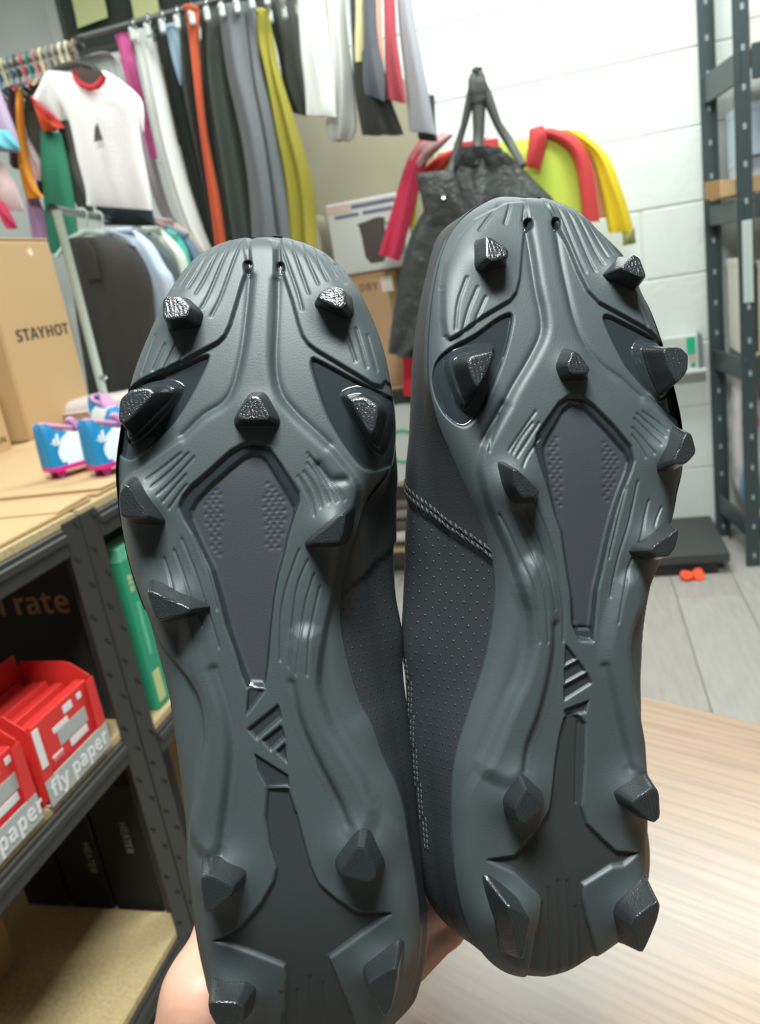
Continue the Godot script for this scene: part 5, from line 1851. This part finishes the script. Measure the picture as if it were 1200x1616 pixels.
func box_shelf():
	# a low rack against the back wall, seen between the clothes and between the boots
	var d := 2.72
	var l := at(470, 580, d).x
	var r := at(672, 570, d).x
	var t := thing("rack", "black rack against the wall holding the boxed kettle and a brown carton", "shelves", Vector3((l + r) * 0.5, 0, -d - 0.11))
	for y in [0.10, 0.36, 0.715]:
		part("shelf_board", box(Vector3(r - l, 0.012, 0.2), 0.002), M.chip, t, Vector3(0, y, 0))
		part("beam", box(Vector3(r - l, 0.045, 0.012), 0.002), M.black_metal, t, Vector3(0, y - 0.028, 0.105))
	for sx in [-1, 1]:
		for sz in [-1, 1]:
			part("upright", box(Vector3(0.03, 0.73, 0.03), 0.002), M.black_metal, t, Vector3(sx * (r - l) * 0.5, 0.365, sz * 0.085))
	# beige board above it, its colour standing in for shade on the wall
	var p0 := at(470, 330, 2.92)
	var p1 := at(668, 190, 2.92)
	var bb := thing("wall_shade_board", "added beige board painting the shade on the wall behind the boxed kettle", "board", Vector3((p0.x + p1.x) * 0.5, (p0.y + p1.y) * 0.5 - 0.1, -2.93))
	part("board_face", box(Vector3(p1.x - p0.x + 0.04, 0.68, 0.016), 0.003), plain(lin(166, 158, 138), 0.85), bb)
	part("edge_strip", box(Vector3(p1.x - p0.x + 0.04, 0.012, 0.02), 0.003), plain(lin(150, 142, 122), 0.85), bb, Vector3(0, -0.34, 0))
	# cartons on the top board, in pixels of their front faces
	var y0 := 0.722
	var cw := at(625, 560, d).x - at(528, 560, d).x
	var ctop := at(575, 432, d).y
	var c := thing("carton", "brown cardboard carton with DRY print under the boxed kettle", "box", Vector3((at(625, 560, d).x + at(528, 560, d).x) * 0.5, y0, -d - 0.12))
	part("carton_body", box(Vector3(cw, ctop - y0, 0.19), 0.004), M.card_warm, c, Vector3(0, (ctop - y0) * 0.5, 0))
	part("flap", box(Vector3(cw - 0.004, 0.003, 0.09), 0.001), M.card_warm, c, Vector3(0, ctop - y0 + 0.002, 0.045))
	letters("DRY", 0.026, plain(lin(122, 96, 70), 0.85), c, at(582, 453, d + 0.0245) - c.position, Basis(), true)
	part("address_label", box(Vector3(0.04, 0.05, 0.001), 0.0003), plain(lin(230, 220, 208), 0.8), c, at(611, 448, d + 0.0245) - c.position)
	# the boxed kettle
	var k0 := at(528, 425, d)
	var k1 := at(640, 425, d)
	var kt := at(528, 322, d).y
	var ky := ctop + 0.0045
	var kw := k1.x - k0.x
	var kh := kt - ky
	var k := thing("kettle_box", "white product box with a picture of a dark kettle, on the brown carton", "box", Vector3((k0.x + k1.x) * 0.5, ky, -d - 0.1))
	var wb := plain(lin(212, 212, 208), 0.6)
	part("carton_body", box(Vector3(kw, kh, 0.17), 0.003), wb, k, Vector3(0, kh * 0.5, 0))
	part("flap", box(Vector3(kw - 0.004, 0.003, 0.16), 0.001), wb, k, Vector3(0, kh + 0.001, 0))
	var f := 0.0855
	part("printed_band", box(Vector3(kw * 0.34, 0.026, 0.001), 0.0003), plain(lin(220, 186, 176), 0.6), k, Vector3(-kw * 0.32, kh - 0.018, f))
	for e in [[0.17, 0.018, 0.62, 0.013], [-0.22, 0.043, 0.34, 0.011], [0.22, 0.043, 0.42, 0.012]]:
		part("printed_band", box(Vector3(kw * e[2], e[3], 0.001), 0.0003), plain(lin(112, 112, 138), 0.6), k, Vector3(kw * e[0], kh - e[1], f))
	var dark := plain(lin(78, 70, 66), 0.5)
	part("printed_kettle", slab(rounded(pv([-0.04, -0.075, 0.035, -0.075, 0.042, 0.055, 0.05, 0.062, 0.02, 0.07, -0.03, 0.06, -0.055, 0.058, -0.045, 0.045]), 1, 0.2), 0.001), dark, k, Vector3(0.03, kh * 0.43, f))
	part("printed_handle", tube([Vector3(0.045, 0.05, 0), Vector3(0.066, 0.02, 0), Vector3(0.062, -0.04, 0), Vector3(0.036, -0.06, 0)], 0.003, 6), dark, k, Vector3(0.03, kh * 0.43, f - 0.002))
	var k2 := thing("carton", "cream carton with two blue marks left of the boxed kettle", "box", at(508, 430, d + 0.05) * Vector3(1, 0, 1) + Vector3(-0.014, y0, -0.02))
	var k2h := at(508, 338, d + 0.05).y - y0
	part("carton_body", box(Vector3(0.062, k2h, 0.14), 0.003), plain(lin(206, 200, 180), 0.7), k2, Vector3(0, k2h * 0.5, 0))
	for e in [0.03, 0.05]:
		part("printed_mark", disc(0.006, 0.001), plain(lin(66, 76, 120), 0.6), k2, Vector3(-0.016, k2h - e, 0.0702), Vector3(PI / 2, 0, 0))
	# on the lower boards: a white carton strapped with green tape, folded cloth, a white box and a plank
	var w := thing("carton", "white carton with a green strap loop, glimpsed between the boots", "box", Vector3(at(628, 660, d).x, 0.367, -d - 0.1))
	var wh := 0.29
	part("carton_body", box(Vector3(0.125, wh, 0.17), 0.003), plain(lin(214, 214, 212), 0.65), w, Vector3(0, wh * 0.5, 0))
	var loop := []
	for q in 24:
		var an := TAU * q / 24.0
		loop.append(Vector3(0.0 + cos(an) * 0.06, 0.135 + sin(an) * 0.058, 0.089))
	part("strap", tube(loop, 0.0045, 8, true), plain(lin(42, 186, 122), 0.5), w)
	var cl := thing("folded_cloth", "stack of folded grey brown cloth on the rack, seen between the boots", "cloth", Vector3(at(625, 790, d).x, 0.107, -d - 0.08))
	for q in 4:
		part("fold", pillow(Vector3(0.15, 0.045, 0.15), 20 + q), cloth_mat([lin(120, 110, 108), lin(140, 130, 128), lin(92, 84, 82), lin(206, 196, 194)][q]), cl, Vector3(0, 0.18 - q * 0.044, 0))

# ---------------------------------------------------------------- shirts and the bag on the wall
func wall_clothes():
	var G := "sports shirts hanging in front of the block wall"
	var d := 2.7
	strip("sports_shirt", "crimson shirt at the left of the shirts behind the drawstring bag", "shirt", [664, 220, 642, 256, 620, 330, 596, 402], [700, 218, 672, 262, 650, 340, 632, 412], d - 0.11, lin(222, 62, 96), G, 0.06, 1.5, 0.012, false)
	strip("sports_shirt", "pale pink shirt draped over the crimson shirt's shoulder", "shirt", [700, 208, 664, 226, 648, 250], [716, 214, 690, 240, 660, 268], d - 0.13, lin(228, 176, 178), G, 0.03, 1.0, 0.006, false)
	strip("sports_shirt", "pale blue shirt edge between crimson and yellow shirts", "shirt", [634, 290, 632, 340, 626, 400], [646, 290, 644, 340, 640, 402], d - 0.03, lin(196, 214, 218), G, 0.03, 0.5, 0.004, false)
	strip("sports_shirt", "lime yellow shirt edge beside the drawstring bag's left side", "shirt", [648, 288, 646, 330, 648, 362], [664, 284, 658, 330, 656, 362], d - 0.05, lin(228, 230, 90), G, 0.03, 0.5, 0.004, false)
	var o := at(800, 220, d - 0.04)
	var lime := cloth_mat(lin(206, 224, 92))
	var red := cloth_mat(lin(214, 70, 72))
	var s := thing("sports_shirt", "lime yellow shirt with red shoulders and red side band behind the bag", "shirt", o, G)
	part("body", cloth(o, pv([690, 242, 700, 300, 720, 420]), pv([888, 210, 918, 260, 926, 420]), d - 0.04, 0.08, 2.5, 0.014), lime, s)
	part("shoulder_band", cloth(o, pv([690, 246, 668, 268, 656, 300]), pv([776, 214, 716, 250, 672, 304]), d - 0.06, 0.05, 1.0, 0.006), red, s)
	part("side_band", cloth(o, pv([834, 208, 884, 226, 910, 262, 922, 350]), pv([872, 202, 912, 218, 934, 262, 946, 350]), d - 0.07, 0.05, 0.5, 0.004), red, s)
	part("collar", cloth(o, pv([836, 204, 834, 226, 830, 262]), pv([858, 198, 864, 218, 852, 268]), d - 0.1, 0.045, 0.5, 0.004), red, s)
	part("chest", cloth(o, pv([716, 226, 720, 262]), pv([786, 218, 796, 262]), d - 0.085, 0.03, 1.0, 0.006), red, s)
	strip("sports_shirt", "salmon shirt edge between the lime and the yellow shirts", "shirt", [916, 236, 930, 280, 938, 344], [930, 226, 946, 280, 956, 344], d + 0.0, lin(222, 160, 130), G, 0.04, 0.5, 0.004, false)
	var y := strip("sports_shirt", "yellow shirt with an olive cuff at the right of the hanging shirts", "shirt", [880, 205, 930, 240, 950, 300, 960, 368], [920, 208, 960, 246, 984, 310, 1002, 366], d - 0.02, lin(246, 216, 48), G, 0.07, 1.5, 0.012, false)
	part("cuff", cloth(y.position, pv([982, 366, 984, 388]), pv([1002, 360, 1004, 384]), d - 0.02, 0.04, 0.5, 0.003), cloth_mat(lin(150, 152, 90)), y)
	strip("sports_shirt", "red shorts hanging below the bag, seen between the boots", "shorts", [628, 505, 636, 560, 638, 624], [690, 505, 690, 560, 690, 626], d - 0.02, lin(206, 40, 56), G, 0.06, 1.0, 0.01, false)
	var b := 2.53
	# the hook and the drawstring bag
	var hk := thing("wall_hook", "dark hook on the block wall holding the drawstring bag", "hook", at(752, 116, 2.9))
	part("plate", box(Vector3(0.03, 0.05, 0.008), 0.002), M.black_metal, hk, Vector3(0, 0, -0.04))
	part("prong", tube([Vector3(0, 0, -0.04), at(752, 117, 2.78) - hk.position, at(752, 116, b) - hk.position, at(752, 108, b - 0.03) - hk.position], 0.006, 8), M.black_metal, hk)
	var q := at(756, 270, b)
	var nylon := plain(lin(66, 68, 68), 0.4)
	nylon.heightmap_enabled = true
	nylon.heightmap_texture = noise_tex(0.03, 256, 4, 61)
	nylon.heightmap_scale = 0.9
	nylon.uv1_triplanar = true
	nylon.uv1_scale = Vector3.ONE * 2.4
	var g := thing("drawstring_bag", "black nylon drawstring bag hanging from a hook on the wall", "bag", q)
	part("bag_body", cloth(q, pv([722, 250, 690, 300, 652, 360, 634, 420, 622, 500, 616, 556]), pv([800, 240, 850, 290, 880, 330, 860, 420, 800, 500, 660, 570]), b, 0.1, 2.5, 0.02), nylon, g)
	part("side_pocket", cloth(q, pv([656, 274, 662, 300, 672, 340]), pv([716, 268, 726, 300, 740, 345]), b - 0.09, 0.03, 1.0, 0.006), nylon, g)
	part("gathered_neck", cloth(q, pv([716, 250, 724, 232, 716, 262]), pv([798, 246, 792, 232, 806, 262]), b - 0.02, 0.07, 3.0, 0.012), nylon, g)
	var cord := plain(lin(70, 70, 68), 0.6)
	part("strap", tube([at(752, 112, b) - q, at(744, 150, b) - q, at(732, 200, b) - q, at(716, 252, b) - q, at(704, 300, b - 0.1) - q], [0.012, 0.014, 0.01, 0.012, 0.009], 8), cord, g)
	part("strap", tube([at(752, 112, b) - q, at(768, 150, b) - q, at(786, 196, b) - q, at(804, 224, b) - q, at(826, 262, b - 0.06) - q], [0.012, 0.016, 0.012, 0.014, 0.01], 8), cord, g)
	part("strap", tube([at(753, 108, b) - q, at(756, 160, b) - q, at(756, 210, b) - q, at(752, 262, b - 0.03) - q], [0.016, 0.022, 0.017, 0.016], 8), cord, g)
	part("strap_knot", pillow(Vector3(0.05, 0.09, 0.05), 3), cord, g, at(755, 140, b) - q)
	part("eyelet", tube([at(700, 309, b - 0.115) - q, at(700, 309, b - 0.12) - q], 0.008, 12), M.chrome, g)

# ---------------------------------------------------------------- the steel rack at the right
func right_rack():
	var px := 0.4985
	var zf := -2.62
	var zr := -2.925
	var rx := 0.455
	var wide := 0.9
	var t := thing("shelving_rack", "tall dark green grey steel shelving rack at the right of the block wall", "shelves", Vector3(px + wide * 0.5, 0, (zf + zr) * 0.5))
	var o: Vector3 = t.position
	for e in [[px, zf], [rx, zr], [px + wide, zf], [px + wide, zr]]:
		var up := part("upright", box(Vector3(0.044, 2.2, 0.004), 0.001), M.rack_metal, t, Vector3(e[0], 1.1, e[1]) - o)
		part("flange", box(Vector3(0.004, 2.2, 0.04), 0.001), M.rack_metal, up, Vector3(0.02 if e[0] < px + 0.3 else -0.02, 0, -0.02 if e[1] == zf else 0.02))
		if e[0] < px + 0.3:
			for k in 22:
				part("hole", box(Vector3(0.009, 0.016, 0.001), 0.0004), plain(lin(150, 162, 164), 0.6), up, Vector3(0.004, 1.04 - k * 0.1, 0.0026))
	for h in [[1.50, 0.09], [1.124, 0.07], [0.657, 0.076], [0.137, 0.076]]:
		var y: float = h[0]
		part("beam", box(Vector3(wide - 0.03, h[1], 0.014), 0.003), M.rack_metal, t, Vector3(px + wide * 0.5 + 0.01, y, zf + 0.004) - o)
		var sb := part("side_beam", box(Vector3(0.012, h[1] - 0.008, absf(zr - zf) + 0.01), 0.003), M.rack_metal, t, Vector3((px + rx) * 0.5 - 0.006, y - 0.006, (zf + zr) * 0.5) - o)
		sb.rotation.y = atan2(px - rx, absf(zr - zf))
		part("shelf_board", box(Vector3(wide - 0.02, 0.012, 0.28), 0.002), M.chip, t, Vector3(px + wide * 0.5 + 0.005, y + h[1] * 0.5 - 0.012, (zf + zr) * 0.5) - o)
	part("price_strip", box(Vector3(0.028, 0.235, 0.002), 0.0008), plain(lin(186, 198, 196), 0.6), t, Vector3(px + 0.004, 0.97, zf + 0.0035) - o)
	var G := "goods on the steel rack"
	carton_at("white carton on the highest visible shelf of the steel rack", Vector3(0.625, 1.541, -2.77), Vector3(0.17, 0.1, 0.16), lin(226, 224, 218), G)
	carton_at("lower of two pale blue grey cartons above the cardboard tray", Vector3(0.62, 1.167, -2.78), Vector3(0.24, 0.095, 0.16), lin(188, 198, 208), G)
	carton_at("upper of two pale blue grey cartons, under the top beam", Vector3(0.625, 1.2635, -2.78), Vector3(0.25, 0.14, 0.2), lin(176, 190, 206), G)
	# shallow cardboard tray whose torn end sticks out past the post
	var tr := thing("cardboard_tray", "shallow cardboard tray sticking out past the steel rack's post", "tray", Vector3(0.595, 1.162, -2.772), G)
	for e in [[Vector3(0.3, 0.003, 0.2), Vector3(0, 0.0015, 0)], [Vector3(0.3, 0.045, 0.003), Vector3(0, 0.024, 0.1)], [Vector3(0.3, 0.05, 0.003), Vector3(0, 0.026, -0.1)], [Vector3(0.003, 0.05, 0.2), Vector3(-0.15, 0.026, 0)], [Vector3(0.003, 0.05, 0.2), Vector3(0.15, 0.026, 0)]]:
		part("tray_wall", box(e[0], 0.001), M.card, tr, e[1])
	part("torn_flap", box(Vector3(0.05, 0.05, 0.003), 0.001), M.card_dark, tr, Vector3(-0.172, 0.026, 0.085), Vector3(0, 0.5, 0))
	var lr := carton_at("cream carton with a red and a blue mark right of the steel post", Vector3(0.625, 0.69, -2.775), Vector3(0.16, 0.27, 0.2), lin(216, 208, 192), G)
	part("printed_mark", box(Vector3(0.02, 0.022, 0.001), 0.0003), plain(lin(222, 170, 160), 0.6), lr, Vector3(-0.022, 0.252, 0.1003))
	part("printed_mark", disc(0.013, 0.001), plain(lin(66, 84, 150), 0.6), lr, Vector3(-0.02, 0.23, 0.1003), Vector3(PI / 2, 0, 0))
	var ll := carton_at("cream carton left of the steel post with a grey panel", Vector3(0.5125, 0.69, -2.79), Vector3(0.045, 0.285, 0.2), lin(212, 206, 196), G)
	part("printed_panel", box(Vector3(0.03, 0.2, 0.001), 0.0003), plain(lin(188, 190, 192), 0.6), ll, Vector3(-0.004, 0.12, 0.1003))
	# bagged goods on the lowest shelf
	for e in [["white plastic bag with a red ring print on the lowest shelf", Vector3(0.525, 0.18, -2.82), Vector3(0.09, 0.42, 0.14), lin(206, 198, 198)], ["blue plastic bag low on the steel rack behind its post", Vector3(0.513, 0.18, -2.71), Vector3(0.055, 0.12, 0.07), lin(84, 128, 168)], ["glossy white plastic bag at the right of the steel post", Vector3(0.635, 0.18, -2.74), Vector3(0.15, 0.17, 0.14), lin(224, 226, 228)], ["pinkish grey bag above the glossy white one", Vector3(0.67, 0.385, -2.76), Vector3(0.18, 0.2, 0.14), lin(170, 160, 158)], ["black rounded holdall on the steel rack at the frame's edge", Vector3(0.62, 0.4, -2.67), Vector3(0.1, 0.14, 0.03), lin(38, 38, 36)]]:
		var b := thing("plastic_bag" if "holdall" not in e[0] else "holdall", e[0], "bag", e[1] - Vector3(0, 0, 0), G)
		var m := plain(e[3], 0.3)
		part("bag_body", pillow(e[2], int(e[1].x * 1000)), m, b, Vector3(0, e[2].y * 0.5, 0))
		part("bag_neck", tube([Vector3(0, e[2].y * 0.92, 0), Vector3(0.006, e[2].y + 0.012, 0)], [0.02, 0.012], 8), m, b)
		if "ring" in e[0]:
			var ring := []
			for q in 20:
				ring.append(Vector3(cos(TAU * q / 20.0) * 0.024, 0.28 + sin(TAU * q / 20.0) * 0.034, 0.0695))
			part("printed_ring", tube(ring, 0.0035, 6, true), plain(lin(190, 110, 110), 0.6), b)

func carton_at(label: String, p: Vector3, s: Vector3, c: Color, group: String) -> Node3D:
	var t := thing("carton", label, "box", p, group)
	var m := plain(c, 0.7)
	part("carton_body", box(s, 0.003), m, t, Vector3(0, s.y * 0.5, 0))
	part("lid", box(Vector3(s.x + 0.003, 0.022, s.z + 0.003), 0.002), m, t, Vector3(0, s.y - 0.009, 0))
	return t

# ---------------------------------------------------------------- by the wall and on the floor
func floor_things():
	var p := at(1086, 556, 2.93)
	var t := thing("wall_unit", "small white wall unit with a green label beside the right boot's stud", "unit", Vector3(p.x - 0.02, p.y, -2.93))
	var case_ := plain(lin(206, 210, 208), 0.5)
	part("case", box(Vector3(0.13, 0.125, 0.05), 0.006), case_, t)
	part("side_plate", box(Vector3(0.018, 0.122, 0.052), 0.004), plain(lin(120, 132, 136), 0.5), t, Vector3(0.056, 0.002, 0.001))
	part("ledge", box(Vector3(0.14, 0.014, 0.075), 0.004), case_, t, Vector3(0.005, -0.062, 0.012))
	part("green_label", box(Vector3(0.028, 0.06, 0.001), 0.0003), plain(lin(28, 180, 140), 0.5), t, Vector3(0.028, 0.024, 0.0255))
	part("beige_label", box(Vector3(0.024, 0.022, 0.001), 0.0003), plain(lin(196, 176, 150), 0.6), t, Vector3(0.031, -0.02, 0.0255))
	part("green_label", box(Vector3(0.016, 0.014, 0.001), 0.0003), plain(lin(60, 150, 124), 0.5), t, Vector3(0.033, -0.042, 0.0255))
	# low black plinth against the wall
	var bl := thing("plinth", "low black platform against the block wall, next to the steel rack", "platform", Vector3(0.17, 0, -2.76))
	var blk := plain(lin(64, 66, 66), 0.7)
	part("deck", box(Vector3(0.5, 0.036, 0.38), 0.004), blk, bl, Vector3(0, 0.058, 0))
	part("base", box(Vector3(0.46, 0.0395, 0.35), 0.003), plain(lin(40, 38, 37), 0.75), bl, Vector3(-0.015, 0.02, 0.005))
	# orange plastic clip
	var c := at_y(1096, 915, 0.001)
	var cl := thing("plastic_clip", "small orange plastic clip lying on the floor before the black platform", "clip", c, "", 0.3)
	var org := plain(lin(250, 84, 40), 0.5)
	part("wing", slab(rounded(pv([-0.042, 0.012, -0.03, 0.03, 0.0, 0.018, 0.002, -0.006, -0.03, -0.012]), 2, 0.22), 0.014), org, cl, Vector3(0, 0.016, 0), Vector3(-PI / 2 + 0.5, 0, 0))
	part("wing", slab(rounded(pv([-0.004, -0.012, 0.002, 0.02, 0.034, 0.022, 0.032, -0.02, 0.012, -0.024]), 2, 0.22), 0.016), org, cl, Vector3(0, 0.018, 0), Vector3(-PI / 2 + 0.7, 0, 0))
	part("pin", tube([Vector3(-0.006, 0.012, 0.0), Vector3(0.008, 0.014, 0.0)], 0.007, 8), org, cl)
